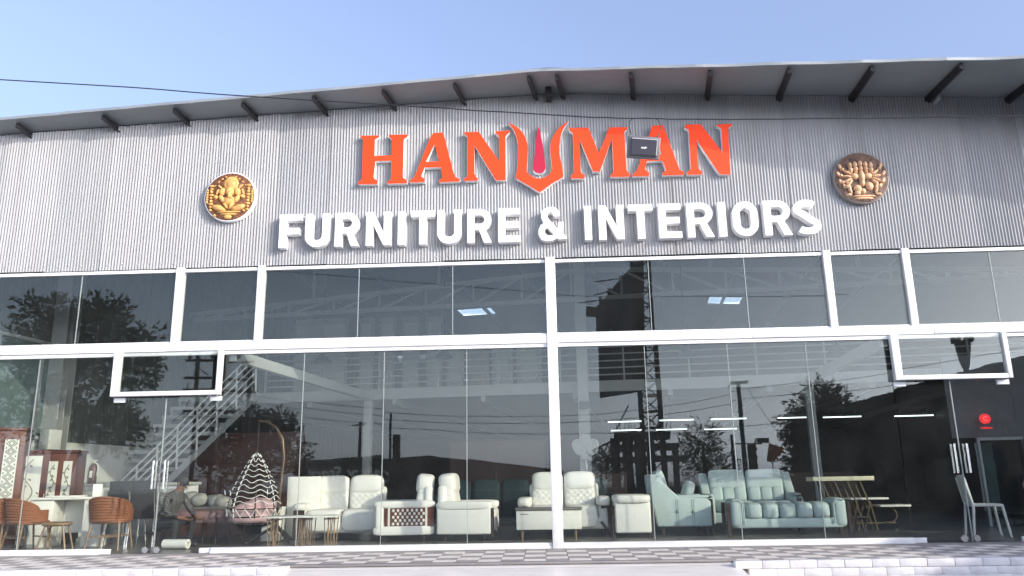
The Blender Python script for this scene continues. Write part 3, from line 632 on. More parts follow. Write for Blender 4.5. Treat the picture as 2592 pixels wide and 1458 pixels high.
for path in (((1598, 341), (1592, 320), (1594, 306), (1602, 300), (1620, 299), (1636, 298)), ((1664, 349), (1671, 330), (1672, 316), (1664, 302), (1652, 300)), ((1610, 343), (1608, 320), (1606, 300))):
    q.tube([inv @ W(x, y, YC) for x, y in path], .0045, 6)
q.build('wire', black, t, smooth=True)

# ------------------------------------------------------------------ furniture builders (local frame: front towards -y, origin on the floor)
def recliner(name, label, cat, loc, rz, n, arm, seat_w=.62, h=1.04, group=None, depth=.92):
    t = T(name, label, cat, loc, rz, group); aw = .2; wd = n*seat_w+2*aw
    q = MB(); q.box(-wd/2+.03, wd/2-.03, -depth/2+.05, depth/2-.1, .12, .30); q.build('base', leather, t, bevel=.035, seg=3)
    for i in range(n):
        x = (i-(n-1)/2)*seat_w
        q = MB(); q.ell((x, -.08, .40), (seat_w/2-.008, .38, .11), .35); q.ell((x, -.42, .32), (seat_w/2-.01, .06, .17), .4); q.build('seat', leather, t, smooth=True)
        rt = rotm(-11)
        q = MB(); q.ell((x, .30, .67), (seat_w/2-.012, .12, .25), .38, rt); q.build('backrest', leather_q, t, smooth=True)
        q = MB(); q.ell((x, .325, .895), (seat_w/2-.008, .15, .165), .5, rotm(-6)); q.build('headrest', leather, t, smooth=True)
    q = MB(); q.box(-wd/2+.16, wd/2-.16, .32, .46, .3, .86); q.build('back_panel', leather, t, bevel=.05, seg=3)
    for s in (-1, 1):
        x0 = s*(wd/2-aw/2)
        if arm == 'panel':
            q = MB(); q.box(x0-aw/2, x0+aw/2, -depth/2+.02, depth/2-.02, .10, .52); q.build('arm', leather, t, bevel=.03, seg=3)
            q = MB(); q.ell((x0, 0, .545), (aw/2+.02, depth/2, .07), .4); q.build('arm_pad', leather, t, smooth=True)
            q = MB(); q.box(x0-aw/2+.01, x0+aw/2-.01, -depth/2-.008, -depth/2+.018, .06, .50); q.build('arm_front', dkwood, t)
        elif arm == 'lattice':
            o_ = x0+s*(aw/2-.03); bx = MB()
            path = [(-depth/2+.06, .17), (-depth/2+.06, .50), (-depth/2+.16, .58), (depth/2-.12, .58), (depth/2-.02, .50), (depth/2-.02, .17)]
            q = MB(); q.ell((x0, 0, .575), (aw/2, depth/2+.04, .062), .4); q.ell((x0, -depth/2+.07, .38), (aw/2, .07, .22), .4); q.ell((x0, 0, .17), (aw/2, depth/2+.04, .075), .35); q.build('arm', leather, t, smooth=True)
            q = MB(); q.box(o_-.02, o_+.012, -depth/2+.15, depth/2+.02, .23, .53); q.build('side_panel', brown, t)
            q = MB()
            for i in range(7):
                for j in range(5):
                    yy = -.17+i*.075+(.037 if j % 2 else 0); zz = .275+j*.052
                    q.ell((o_+s*.014, yy, zz), (.006, .021, .024), .8, None, 10, 6)
            for yy in (-.24, .40-.04): q.box(o_-.024, o_+.02, yy-.016, yy+.016, .225, .53)
            q.build('lattice', ivory_p, t, smooth=True)
        else:
            q = MB(); q.box(x0-aw/2, x0+aw/2, -depth/2+.08, depth/2-.08, .2, .5); q.build('arm', leather, t, bevel=.05, seg=3)
            q = MB(); q.ell((x0, -.02, .56), (aw/2+.015, depth/2-.02, .085), .45); q.build('arm_pad', leather, t, smooth=True)
            q = MB(); f = -depth/2+.04
            q.tube([(x0-s*.05, f, .47), (x0+s*.07, f, .47), (x0+s*.085, f, .14), (x0+s*.05, f, .1), (x0-s*.06, f, .24)], .026, 6); q.tube([(x0+s*.0, f, .18), (x0+s*.085, f, .0)], .024, 6)
            q.build('arm_frame', dkwood, t)
    for sx in (-1, 1):
        for sy in (-1, 1):
            q = MB(); q.lathe([(.018, 0), (.026, .12)], (sx*(wd/2-.12), sy*(depth/2-.14), 0), 10); q.build('leg', dkwood, t)
    return t

def aqua_seat(name, label, cat, loc, rz, n, group=None, seat_w=.68, depth=.92):
    t = T(name, label, cat, loc, rz, group); aw = .16; wd = n*seat_w+2*aw
    q = MB(); q.box(-wd/2+.1, wd/2-.1, -depth/2+.04, depth/2-.06, .15, .33); q.build('base', aqua, t, bevel=.03, seg=3)
    for i in range(n):
        x = (i-(n-1)/2)*seat_w
        q = MB(); q.ell((x, -.06, .42), (seat_w/2-.006, .40, .105), .36); q.build('seat', aqua, t, smooth=True)
        q = MB(); rt = rotm(-14)
        q.ell((x, .31, .72), (seat_w/2-.008, .09, .33), .33, rt)
        for a in (-1, 0, 1):
            q.ell((x+a*seat_w*.31, .235, .62), (seat_w*.165, .085, .13), .55, rt)
        q.ell((x, .36, .93), (seat_w/2-.01, .075, .12), .4, rotm(-8)); q.build('backrest', aqua, t, smooth=True)
    q = MB(); q.box(-wd/2+.14, wd/2-.14, .34, .46, .3, .92); q.build('back_panel', aqua, t, bevel=.05, seg=3)
    for s in (-1, 1):
        x0 = s*(wd/2-aw/2)
        q = MB(); poly = [(-depth/2+.03, .14), (depth/2, .14), (depth/2+.06, .5), (depth/2+.1, .98), (depth/2-.02, 1.0), (depth/2-.12, .86), (depth/2-.28, .70), (depth/2-.38, .61), (-depth/2+.1, .59), (-depth/2+.03, .53)]
        m0 = MB(); m0.add([(x0-aw/2, y, z) for y, z in poly]+[(x0+aw/2, y, z) for y, z in poly], [tuple(range(len(poly))), tuple(range(2*len(poly)-1, len(poly)-1, -1))]+[(i, (i+1) % len(poly), (i+1) % len(poly)+len(poly), i+len(poly)) for i in range(len(poly))])
        m0.build('arm', aqua, t, bevel=.03, seg=3)
        q = MB(); q.ell((x0, -.08, .615), (aw/2-.01, .33, .03), .5); q.build('arm_pad', aqua, t, smooth=True)
        q = MB(); q.box(x0-.035, x0+.035, -depth/2+.0, -depth/2+.027, 0.01, .56); q.box(x0-.03, x0+.03, -depth/2+.03, .12, .586, .60); q.build('arm_wood', dkwood, t)
        q = MB()
        for yy in (-.13, .13):
            q.box(x0+s*(aw/2)-.004, x0+s*(aw/2)+.007, yy-.02, yy-.012, .16, .57); q.box(x0+s*(aw/2)-.004, x0+s*(aw/2)+.007, yy+.012, yy+.02, .16, .57)
            q.ell((x0+s*(aw/2+.01), yy, .38), (.012, .026, .026), 1, None, 10, 6)
        q.build('button_trim', mat('aqua_trim', (.20, .30, .29), .5), t, smooth=True)
    for sx in (-1, 1):
        for sy in (-1, 1):
            q = MB(); q.box(sx*(wd/2-.1)-.025, sx*(wd/2-.1)+.025, sy*(depth/2-.1)-.025, sy*(depth/2-.1)+.025, 0, .15); q.build('leg', dkwood, t)
    return t

def fl(px, Y): return W(px, 1300, Y).x
recliner('loveseat', 'ivory two seat recliner sofa with quilted backs behind the slim coffee table', 'sofa', (-3.43, 2.45, 0), 3, 2, 'panel', .6, group='ivory recliner suite')
recliner('armchair', 'ivory armchair turned sideways showing a brown lattice side panel', 'armchair', (-2.33, 2.08, 0), -84, 1, 'lattice', .62, group='ivory recliner suite')
recliner('armchair', 'ivory armchair turned sideways with a plain upholstered side, facing right', 'armchair', (-1.27, 2.02, 0), 86, 1, 'panel', .62, group='ivory recliner suite')
recliner('loveseat', 'ivory two seat sofa behind the centre post with dark bent wood arms', 'sofa', (.33, 2.55, 0), -2, 2, 'wood', .57, group='ivory recliner suite')
# ivory side block
t = T('armchair', 'ivory block shaped seat end with rolled top and dark wood uprights', 'armchair', (1.42, 2.0, 0), 0)
q = MB(); q.box(-.29, .29, -.25, .3, .07, .56); q.build('side_panel', leather, t, bevel=.03, seg=3)
q = MB(); q.ell((0, 0, .60), (.305, .31, .075), .4); q.build('arm_pad', leather, t, smooth=True)
for s in (-1, 1):
    q = MB(); q.box(s*.315-.02, s*.315+.02, -.2, -.14, 0, .5); q.box(s*.315-.02, s*.315+.02, .1, .16, 0, .5); q.build('leg', dkwood, t)
aqua_seat('armchair', 'pale aqua armchair seen from its side with two buttoned seams', 'armchair', (2.33, 2.55, 0), 88, 1, 'pale aqua suite')
t = T('cushion', 'small aqua scatter cushion leaning in the aqua armchair', 'cushion', (2.45, 2.5, .70), 0)
q = MB(); q.ell((0, 0, 0), (.09, .2, .17), .6, rotm(0, 20, 0)); q.build('cover', aqua, t, smooth=True)
aqua_seat('loveseat', 'pale aqua two seat sofa with tufted backs behind the long bench', 'sofa', (3.62, 3.0, 0), -4, 2, 'pale aqua suite', .66)
# aqua bench with rolled ends
t = T('bench', 'pale aqua upholstered bench with channelled seat and two rolled ends', 'bench', (3.84, 1.75, 0), -3, 'pale aqua suite')
q = MB(); q.box(-.82, .82, -.27, .3, .13, .28); q.build('base', aqua, t, bevel=.03, seg=3)
q = MB()
for i in range(5): q.ell((-.52+i*.26, -.0, .385), (.135, .31, .135), .5)
q.build('seat', aqua, t, smooth=True)
for s in (-1, 1):
    q = MB(); q.box(s*.79-.11, s*.79+.11, -.29, .3, .13, .58); q.build('arm', aqua, t, bevel=.085, seg=4)
    q = MB(); q.tube([(s*.79-s*.10, -.292, .2), (s*.79-s*.1, -.292, .5), (s*.79-s*.03, -.292, .57), (s*.79+s*.07, -.292, .55)], .012, 6); q.build('piping', aqua, t, smooth=True)
    for y0 in (-.27, .2): q = MB(); q.box(s*.925-.025, s*.925+.025, y0, y0+.07, 0, .52); q.build('post', dkwood, t)
# media bench
t = T('media_bench', 'low white media bench with grey top standing behind the centre post', 'bench', (.055, 1.5, 0), 0)
q = MB(); q.box(-.51, .51, -.2, .2, .17, .46); q.build('cabinet', ivory_p, t, bevel=.01)
q = MB(); q.box(-.525, .525, -.22, .21, .462, .50); q.build('top', mat('grey_top', (.17, .165, .155), .5), t, bevel=.005)
q = MB(); q.box(-.44, -.32, -.208, -.2, .405, .412); q.build('drawer_pull', dark_steel, t)
for sx in (-1, 1):
    for sy in (-1, 1):
        q = MB(); q.lathe([(.011, 0), (.022, .17)], (sx*.42, sy*.13, 0), 10); q.build('leg', tanwood, t)
# slim coffee table on wire legs
t = T('coffee_table', 'slim white top coffee table on wooden hairpin frame legs', 'table', (-3.73, .95, 0), 4)
q = MB(); q.box(-.55, .55, -.26, .26, .43, .452); q.build('top', ivory_p, t, bevel=.004)
for sx, n_ in ((-.42, 2), (.05, 3), (.44, 2)):
    q = MB()
    for i in range(n_):
        xx = sx+(i-(n_-1)/2)*.09
        for yy in (-.16, .12): q.tube([(xx-.035, yy, .43), (xx-.012, yy, 0.01), (xx+.012, yy, 0.01), (xx+.035, yy, .43)], .008, 5)
    q.beam((sx-.09, -.02, .40), (sx+.09, -.02, .40), .3, .012); q.build('leg', tanwood, t)
# console table with gilt frame
t = T('console_table', 'tall cream topped console table on a crossed gilt frame', 'table', (4.98, 2.25, 0), -3)
q = MB(); q.box(-.52, .46, -.22, .22, .83, .90); q.build('top', mat('cream_top', (.66, .63, .45), .4), t, bevel=.006)
q = MB()
for i in range(4):
    x = -.36+i*.2
    for yy in (-.15, .15): q.beam((x, yy, .83), (x+.12, yy, .45), .035, .02); q.beam((x+.12, yy, .45), (x-.02, yy, 0.01), .035, .02)
    q.beam((x+.12, -.15, .45), (x+.12, .15, .45), .03, .02)
q.beam((-.36, 0, .25), (.34, 0, .25), .3, .02); q.build('frame', gold, t)
t = T('serving_trolley', 'low white topped serving trolley with curved gilt frame right of the console', 'trolley', (5.48, 2.35, 0), 0)
for z, x0, x1 in ((.52, -.42, .2), (.40, .05, .55)): q = MB(); q.box(x0, x1, -.2, .2, z, z+.03); q.build('shelf', ivory_p, t, bevel=.004)
q = MB()
for x in (-.3, -.08): q.beam((x, -.1, .52), (x+.08, -.1, .03), .03, .02); q.beam((x, .1, .52), (x+.08, .1, .03), .03, .02)
q.tube([(.2+.14*math.cos(R_(a)), -.1, .27+.12*math.sin(R_(a))) for a in range(-110, 100, 15)], .012, 6); q.beam((-.3, 0, .14), (.35, 0, .14), .03, .02); q.build('frame', gold, t)
for x in (-.2, .3): q = MB(); q.lathe([(.0, -.01), (.03, -.01), (.03, .01), (0, .01)], (x, -.12, .03), 12, rotm(90)); q.build('wheel', black, t)
# teal sofas in the half dark
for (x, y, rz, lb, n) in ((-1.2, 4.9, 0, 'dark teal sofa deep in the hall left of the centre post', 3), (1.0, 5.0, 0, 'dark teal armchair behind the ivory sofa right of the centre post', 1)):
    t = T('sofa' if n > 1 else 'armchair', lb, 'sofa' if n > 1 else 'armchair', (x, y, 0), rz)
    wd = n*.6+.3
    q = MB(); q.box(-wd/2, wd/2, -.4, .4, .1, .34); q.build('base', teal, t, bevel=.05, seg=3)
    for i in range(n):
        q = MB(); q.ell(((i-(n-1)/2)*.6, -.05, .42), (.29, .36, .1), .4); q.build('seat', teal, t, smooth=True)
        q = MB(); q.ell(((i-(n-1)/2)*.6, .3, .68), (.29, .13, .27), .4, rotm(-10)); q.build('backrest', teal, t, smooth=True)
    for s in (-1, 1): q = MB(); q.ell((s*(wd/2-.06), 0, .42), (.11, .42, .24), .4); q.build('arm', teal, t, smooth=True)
# white chair by the right door
t = T('chair', 'white moulded chair seen from the side inside the right hand glass door', 'chair', (6.62, 1.05, 0), 78)
def chair_parts(t, m, fr):
    q = MB(); q.ell((0, 0, .45), (.22, .23, .022), .4); q.build('seat', m, t, smooth=True)
    q = MB(); q.ell((0, .235, .68), (.20, .022, .22), .4, rotm(-10)); q.build('backrest', m, t, smooth=True)
    for sx in (-1, 1):
        q = MB(); q.tube([(sx*.19, -.19, .44), (sx*.215, -.24, 0)], [.022, .017], 8); q.build('leg', fr, t, smooth=True)
        q = MB(); q.tube([(sx*.19, .28, .86), (sx*.2, .2, .45), (sx*.215, .25, 0)], [.014, .022, .017], 8); q.build('leg', fr, t, smooth=True)
chair_parts(t, white_metal, white_metal)
# glass cubicle and red sign at the right
cq = W(2474, 1108, 3.2)
t = T('glass_cubicle', 'glazed office cubicle with white frame at the right end of the hall', 'cubicle', (cq.x, 3.2, 0), -7)
zc_ = cq.z
q = MB()
for x in (0, .75, 1.9): q.box(x-.022, x+.022, -.03, .03, 0, zc_-.05)
q.box(-.022, 1.922, -.03, .03, zc_-.049, zc_); q.build('frame', mat('grey_frame', (.36, .38, .38), .5), t)
q = MB(); q.box(.024, .726, -.006, .006, 0.02, zc_-.05); o = q.build('pane', glass('smoke_glass', (.6, .66, .66), .04), t)
q = MB(); q.box(.774, 1.876, -.006, .006, 0.02, zc_-.05); q.build('pane', glass('smoke_glass', (.6, .66, .66), .04), t)
q = MB(); q.box(.06, .34, .3, .34, .25, zc_-.08); q.build('door_panel', mat('grey_green_panel', (.40, .45, .43), .5), t)
q = MB(); q.box(-.42, 1.92, .0, .03, zc_+.001, zc_+1.5); q.build('fascia', mat('fascia_grey', (.11, .115, .13), .6), t)
p = W(2493, 1060, 3.0)
t = T('round_sign', 'lit red round sign with a small red caption under it, on the grey fascia', 'sign', tuple(p), -7)
q = MB(); q.lathe([(0, -.03), (.08, -.03), (.088, -.02), (.088, .02), (0, .02)], (0, 0, 0), 28, rotm(90)); q.build('lens', mat('red_lens', (.75, .012, .02), .4, emit=.6), t, smooth=True)
q = MB(); q.tube([(.035*math.cos(R_(a)), -.034, .035*math.sin(R_(a))) for a in range(40, 330, 20)], .006, 5); q.build('emblem', mat('pale_red', (.9, .2, .2), .5, emit=.5), t)
me = text_mesh('vodafone', .052, .004, 0, .0012); o = bpy.data.objects.new('caption', me); COL.objects.link(o); o.parent = t; me.materials.append(mat('red_lens', (0, 0, 0))); o.matrix_local = Matrix.Translation((0, -.01, -.16)) @ Euler((R_(90), 0, 0)).to_matrix().to_4x4()

# hanging egg chair
t = T('hanging_egg_chair', 'black and white woven hanging egg chair on a curved bronze stand', 'chair', (-4.40, 1.62, 0), 0)
bronzem = mat('bronze_tube', (.13, .085, .055), .35, .5)
def eggr(z):                                  # cage radius by height
    q = (z-.42)/1.22; return .47*math.sin(math.pi*min(1, max(0, (1-q)))**.62*1.0)**1.0*(1-.12*q) if 0 <= q <= 1 else 0
PR = [(z_, r_*.94) for z_, r_ in ((1.64, .01), (1.52, .09), (1.38, .18), (1.2, .28), (1.02, .37), (.85, .43), (.72, .455), (.60, .44), (.50, .36), (.45, .22), (.435, .0))]
def rad(z):
    for (a, b) in zip(PR, PR[1:]):
        if b[0] <= z <= a[0]: return a[1]+(b[1]-a[1])*(a[0]-z)/(a[0]-b[0])
    return 0
ex, ey = -.34, -.02
q = MB()
mer = [20, 60, 105, 150, 195, 240, 290, 335]
for a in mer:
    q.tube([(ex+r*math.cos(R_(a)), ey+r*.9*math.sin(R_(a)), z) for z, r in PR], .011, 6)
for z in (.5, .6, .72): q.tube([(ex+rad(z)*math.cos(R_(a)), ey+rad(z)*.9*math.sin(R_(a)), z) for a in range(0, 360, 12)], .009, 5, True)
q.build('cage', black, t, smooth=True).location.z = -.17
wr = mat('white_rope', (.75, .74, .72), .6)
q = MB()
for k in range(10):
    z0 = .80+k*.084
    for (a0, a1) in ((195, 240), (240, 290), (290, 335), (335, 380)):
        am_ = .008 if a0 < 240 else random.uniform(.018, .034); q.tube([(ex+(rad(z)+.006)*math.cos(R_(a)), ey+(rad(z)+.006)*.9*math.sin(R_(a)), z) for a, z in ((a0+(a1-a0)*i/6, z0+(a0*.37 % .02)+am_*math.sin(math.pi*i/3)) for i in range(7))], .004 if a0 < 240 else .0068, 5)
for a in (195, 240, 335):
    zz = 1.58
    while zz > .5:
        q.tube([(ex+(rad(z)+.012)*math.cos(R_(a+1)), ey+(rad(z)+.012)*.9*math.sin(R_(a+1)), z) for z in (zz, zz-.05)], .011, 5); zz -= .085
for k in range(16):
    a = k*22.5
    q.tube([(ex+(rad(z)+.006)*math.cos(R_(b)), ey+(rad(z)+.006)*.9*math.sin(R_(b)), z) for b, z in ((a, .72), (a+11, .6), (a+22, .48))], .007, 5)
    q.tube([(ex+(rad(z)+.006)*math.cos(R_(b)), ey+(rad(z)+.006)*.9*math.sin(R_(b)), z) for b, z in ((a+22, .72), (a+11, .6), (a, .48))], .007, 5)
q.build('rope_weave', wr, t, smooth=True).location.z = -.17
q = MB(); q.tube([(.02, .02, .03), (.06, .02, .8), (.10, .02, 1.35), (.06, .02, 1.66), (-.06, .01, 1.86), (-.2, 0, 1.95), (-.35, 0, 1.965)], .024, 10); q.build('stand_pole', bronzem, t, smooth=True)
q = MB(); q.tube([(ex, ey, 1.95), (ex, ey, 1.46)], .008, 6)
for k in range(6): q.ell((ex, ey, 1.67+k*.05), (.014, .014, .02), 1, None, 8, 5)
q.build('chain', dark_steel, t)
q = MB()
for dx, dy in ((-.35, -.3), (-.45, .25), (.3, -.15), (.2, .35)): q.tube([(.03, .02, .28), (dx, dy, .025)], .024, 8)
q.build('stand_foot', black, t, smooth=True)
tt = T('seat_cushion', 'dusty pink cushion lying in the hanging egg chair', 'cushion', (-4.40+ex, 1.62+ey, .45), 0)
q = MB(); q.ell((0, -.02, -.03), (.38, .34, .13), .8); q.ell((.1, .1, .08), (.26, .14, .18), .7, rotm(-20, 10, 20)); q.ell((-.14, -.02, .07), (.2, .2, .13), .8, rotm(0, -20, 0)); q.build('cover', mat('pink_velvet', (.58, .39, .40), .8, var=.12), tt, smooth=True)

# plain ivory cabinets beside the egg chair
for (x, y, w_, h_, z_, lb) in ((-4.18, 2.55, .56, 1.05, 0, 'tall plain ivory cabinet left of the quilted recliner sofa'), (-4.52, 1.95, .30, .56, 0, 'short ivory bedside cabinet at the foot of the egg chair stand')):
    t = T('cabinet', lb, 'cabinet', (x, y, z_), 8)
    q = MB(); q.box(-w_/2, w_/2, -.24, .24, .03, h_); q.build('carcass', ivory_p, t, bevel=.006)
    q = MB(); q.box(-w_/2+.01, w_/2-.01, -.256, -.242, .05, h_-.02); q.build('door', ivory_p, t, bevel=.004)
    q = MB(); q.box(-w_/2+.02, w_/2-.02, -.2, .2, 0, .028); q.build('plinth', dark_steel, t)

# ------------------------------------------------------------------ left end of the hall
carved = mat('carved_white', (.68, .70, .64), .6, var=.06)
def carve(parent, x0, x1, z0, z1, y, style, name='carved_panel'):
    q = MB(); q.cur = 0; q.box(x0, x1, y-.012, y, z0, z1); w_ = x1-x0; cx = (x0+x1)/2
    o = q.build(name, carved, parent)
    q = MB()
    if style == 'diamond':
        nn = max(3, int((z1-z0)/w_/.62))
        for i in range(nn):
            zc = z0+(i+.5)*(z1-z0)/nn; hh = (z1-z0)/nn*.46
            for k in (1, .55):
                pts = [(cx, y-.016, zc+hh*k), (cx+w_*.4*k, y-.016, zc), (cx, y-.016, zc-hh*k), (cx-w_*.4*k, y-.016, zc)]
                for a, b in zip(pts, pts[1:]+pts[:1]): q.beam(a, b, .012, .008, (0, 1, 0))
            for sx in (-.36, .36): q.ell((cx+w_*sx, y-.014, zc+hh), (.012, .006, .02), 1, None, 8, 5)
    else:
        pts = [(cx+w_*.25*math.sin(i*.55), y-.016, z0+.06+(z1-z0-.12)*i/24) for i in range(25)]
        q.tube(pts, .008, 5)
        for i in range(2, 24, 2): q.ell((pts[i][0]+(.25*w_ if i % 4 else -.25*w_)*.8, y-.015, pts[i][2]), (.028, .006, .014), 1, rotm(0, 40 if i % 4 else -40, 0), 8, 5)
    q.build('carving', mat('carving_grey', (.22, .22, .19), .7), o)  # carving in a darker grey than its board
def wardrobe(loc, rz, w_, h_, label, panels):
    t = T('wardrobe', label, 'wardrobe', loc, rz)
    q = MB(); q.box(-w_/2, w_/2, -.25, .25, .06, h_); q.build('carcass', brown, t, bevel=.006)
    q = MB(); q.box(-w_/2-.02, w_/2+.02, -.28, .26, h_+.001, h_+.05); q.build('cornice', brown, t, bevel=.008)
    q = MB(); q.box(-w_/2+.02, w_/2-.02, -.22, .22, 0, .059); q.build('plinth', dkwood, t)
    for i, (x0, x1, z0, z1, st) in enumerate(panels): carve(t, x0, x1, z0, z1, -.252, st)
    q = MB(); q.box(-.004, .004, -.254, -.2505, .1, h_-.03)
    q.build('door_gap', dkwood, t)
    q = MB()
    for s in (-1, 1): q.tube([(s*.04, -.28, h_*.45), (s*.04, -.28, h_*.55)], .008, 6)
    q.build('handle', steel, t)
    return t
def at(px, Y): return W(px, 1300, Y).x
wardrobe((at(-6, 1.5), 1.5, 0), 24, .62, 1.86, 'brown wardrobe at the far left with one tall carved white door panel', [(.02, .22, .78, 1.72, 'diamond')])
wardrobe((at(126, 2.35), 2.35, 0), 14, .84, 1.52, 'brown wardrobe with two slim carved white panels, beside the desk', [(-.02, .12, .50, 1.38, 'leaf'), (.21, .35, .40, 1.38, 'leaf'), (-.38, -.22, .5, 1.44, 'diamond')])
t = T('carved_screen', 'white carved door panel leaning between the two brown wardrobes', 'door panel', (at(60, 1.62), 1.62, 0), 12); carve(t, -.19, .19, .02, 1.46, .0, 'leaf', 'board')
t = T('desk', 'white reception desk with pale top beside the wicker chairs', 'desk', (at(195, 1.75), 1.75, 0), 12)
q = MB(); q.box(-.62, .62, -.3, .3, .74, .78); q.build('top', ivory_p, t, bevel=.005)
for x in (-.45, .35): q = MB(); q.box(x-.17, x+.17, -.26, .26, 0, .739); q.build('pedestal', ivory_p, t, bevel=.005)
q = MB(); q.box(-.27, .17, .2, .22, .2, .739); q.build('modesty_panel', white_metal, t)
t = T('card_stand', 'white folded card standing on the reception desk', 'card', (at(243, 1.75), 1.72, .78), 30)
q = MB(); q.add([(-.07, -.05, 0), (.07, -.05, 0), (.07, 0, .2), (-.07, 0, .2), (.07, .05, 0), (-.07, .05, 0)], [(0, 1, 2, 3), (3, 2, 4, 5)]); q.add([(-.07, -.045, 0), (.07, -.045, 0), (.07, 0, .195), (-.07, 0, .195)], [(3, 2, 1, 0)]); q.build('card', ivory_p, t)
t = T('catalogue', 'flat white catalogue lying open on the reception desk', 'book', (at(175, 1.75), 1.66, .782), 12)
q = MB(); q.box(-.3, .3, -.1, .1, 0, .022); q.build('pages', ivory_p, t, bevel=.004)
# wicker chairs with curved backs
def wicker(loc, rz, label):
    t = T('wicker_chair', label, 'chair', loc, rz, 'wicker chairs by the desk')
    q = MB(); q.ell((0, 0, .42), (.27, .26, .04), .6); q.build('seat', rattan, t, smooth=True)
    q = MB()
    A = list(range(-30, 211, 10)); vs = []; fs = []
    for j in range(9):
        z = .44+j*.042
        for a in A:
            drop = max(0, math.cos(R_(a-90)))**.6
            zz = .44+(z-.44)*(.45+.55*drop); rr = .29+.05*j/8*drop
            vs.append((rr*math.cos(R_(a)), rr*math.sin(R_(a)), zz))
    n = len(A)
    for j in range(8): fs += [(j*n+i, j*n+i+1, (j+1)*n+i+1, (j+1)*n+i) for i in range(n-1)]
    q.add(vs, fs); vs2 = [(x*.93, y*.93, z) for x, y, z in vs]; q.add(vs2, [f[::-1] for f in fs])
    for j in range(9): q.tube([vs[j*n+i] for i in range(n)], .017, 6)
    q.build('backrest', rattan, t, smooth=True)
    for sx, sy in ((-1, -1), (1, -1), (-1, 1), (1, 1)):
        q = MB(); q.tube([(sx*.2, sy*.18, .42), (sx*.25, sy*.25, 0)], [.018, .014], 6); q.build('leg', tanwood, t, smooth=True)
    q = MB(); q.beam((-.23, -.21, .2), (.23, -.21, .2), .02, .02); q.beam((-.23, .21, .2), (.23, .21, .2), .02, .02); q.build('stretcher', tanwood, t)
    return t
w0 = wicker((at(283, .85), .85, 0), 185, 'orange brown wicker chair right of the white desk, back to the window')
dup(w0, (at(75, .85), .85, 0), 150, 'orange brown wicker chair left of the white desk, second from the left edge')
dup(w0, (at(8, .95), .95, 0), 170, 'orange brown wicker chair cut off by the left edge of the photo')
t = T('stool', 'light tan wooden stool between the wicker chairs and the desk', 'stool', (at(148, .62), .62, 0), 10)
q = MB(); q.ell((0, 0, .40), (.2, .16, .035), .6); q.build('seat', tanwood, t, smooth=True)
for sx, sy in ((-1, -1), (1, -1), (-1, 1), (1, 1)): q = MB(); q.tube([(sx*.12, sy*.1, .4), (sx*.21, sy*.15, 0)], .016, 6); q.build('leg', tanwood, t, smooth=True)
t = T('office_chair', 'black office chair behind the wicker chairs, left of the desk', 'chair', (at(102, 2.3), 2.45, 0), 175)
q = MB(); q.ell((0, 0, .48), (.25, .25, .05), .5); q.build('seat', black, t, smooth=True)
q = MB(); q.ell((0, .24, .82), (.24, .05, .26), .5, rotm(-8)); q.build('backrest', black, t, smooth=True)
q = MB(); q.tube([(0, 0, .1), (0, 0, .45)], .03, 8)
for k in range(5): q.tube([(0, 0, .1), (.28*math.cos(k*1.257), .28*math.sin(k*1.257), .06)], .018, 6); q.ell((.28*math.cos(k*1.257), .28*math.sin(k*1.257), .03), (.03, .03, .03), 1, None, 8, 6)
q.build('star_base', dark_steel, t)
dkgrey = mat('charcoal_fabric', (.05, .052, .058), .8)
for k, (px, rz, lb) in enumerate(((322, 172, 'dark grey high back dining chair just right of the wicker chair'), (372, 186, 'dark grey high back dining chair nearest to the left glass door handles'))):
    t = T('dining_chair', lb, 'chair', (at(px, 1.45), 1.45, 0), rz, 'dark dining chairs'); chair_parts(t, dkgrey, steel)
    q = MB(); q.box(-.2, .2, .2, .235, .45, 1.02); q.build('back_panel', dkgrey, t, bevel=.012)
# staircase climbing to the mezzanine
st0 = W(405, 1262, 6.3); st0.z = 0; st1 = W(610, 960, 6.1); st1.z = 2.95
S0 = W(395, 1268, 5.6); S1_ = W(590, 985, 6.6)
t = T('staircase', 'white steel staircase with open treads and slanted bar railing rising to the right', 'staircase', (0, 0, 0))
NT = 15; Y0 = 5.3
LX = lambda z: lerp(W(206, 1240, Y0).x, W(480, 950, Y0).x, (z-.71)/2.46); RX = lambda z: lerp(W(352, 1262, Y0).x, W(628, 1000, Y0).x, (z-.53)/2.22)
for i in range(NT):
    q = MB(); f = i/(NT-1); z = .2+2.6*f; x = LX(z); yy = Y0+f*.25
    q.box(x, RX(z), yy, yy+.34, z-.018, z); q.box(x, RX(z), yy-.012, yy-.001, z-.075, z+.002)
    q.box(x+.02, x+.05, yy, yy+.05, z-.19, z-.076)
    q.build('tread', inner_steel, t)
for fx, yy in ((LX, Y0+.4), (RX, Y0-.05)):
    q = MB(); q.beam((fx(.05)+.04, yy, .0), (fx(2.9)+.04, yy+.2, 2.86), .04, .13); q.build('stringer', inner_steel, t)
q = MB(); p0 = Vector((RX(.1)+.0, Y0-.08, .05)); p1 = Vector((RX(2.9), Y0+.05, 2.9))
for k in range(5): q = MB(); q.beam(p0+Vector((-.05, 0, .22+k*.17)), p1+Vector((-.05, 0, .22+k*.17)), .028, .03); q.build('railing_bar', white_metal, t)
for i in range(8): q = MB(); b = p0.lerp(p1, i/7); q.beam(b, b+Vector((-.05, 0, .92)), .032, .032); q.build('railing_post', white_metal, t)
t = T('counter', 'long white counter under the staircase with grey panelled front', 'counter', (at(350, 4.4), 4.4, 0), -4)
q = MB(); q.box(-1.15, 1.15, -.25, .25, .95, 1.0); q.build('top', wall_w, t, bevel=.005)
q = MB(); q.box(-1.1, 1.1, -.2, .22, 0, .949); q.build('front', white_metal, t)
q = MB()
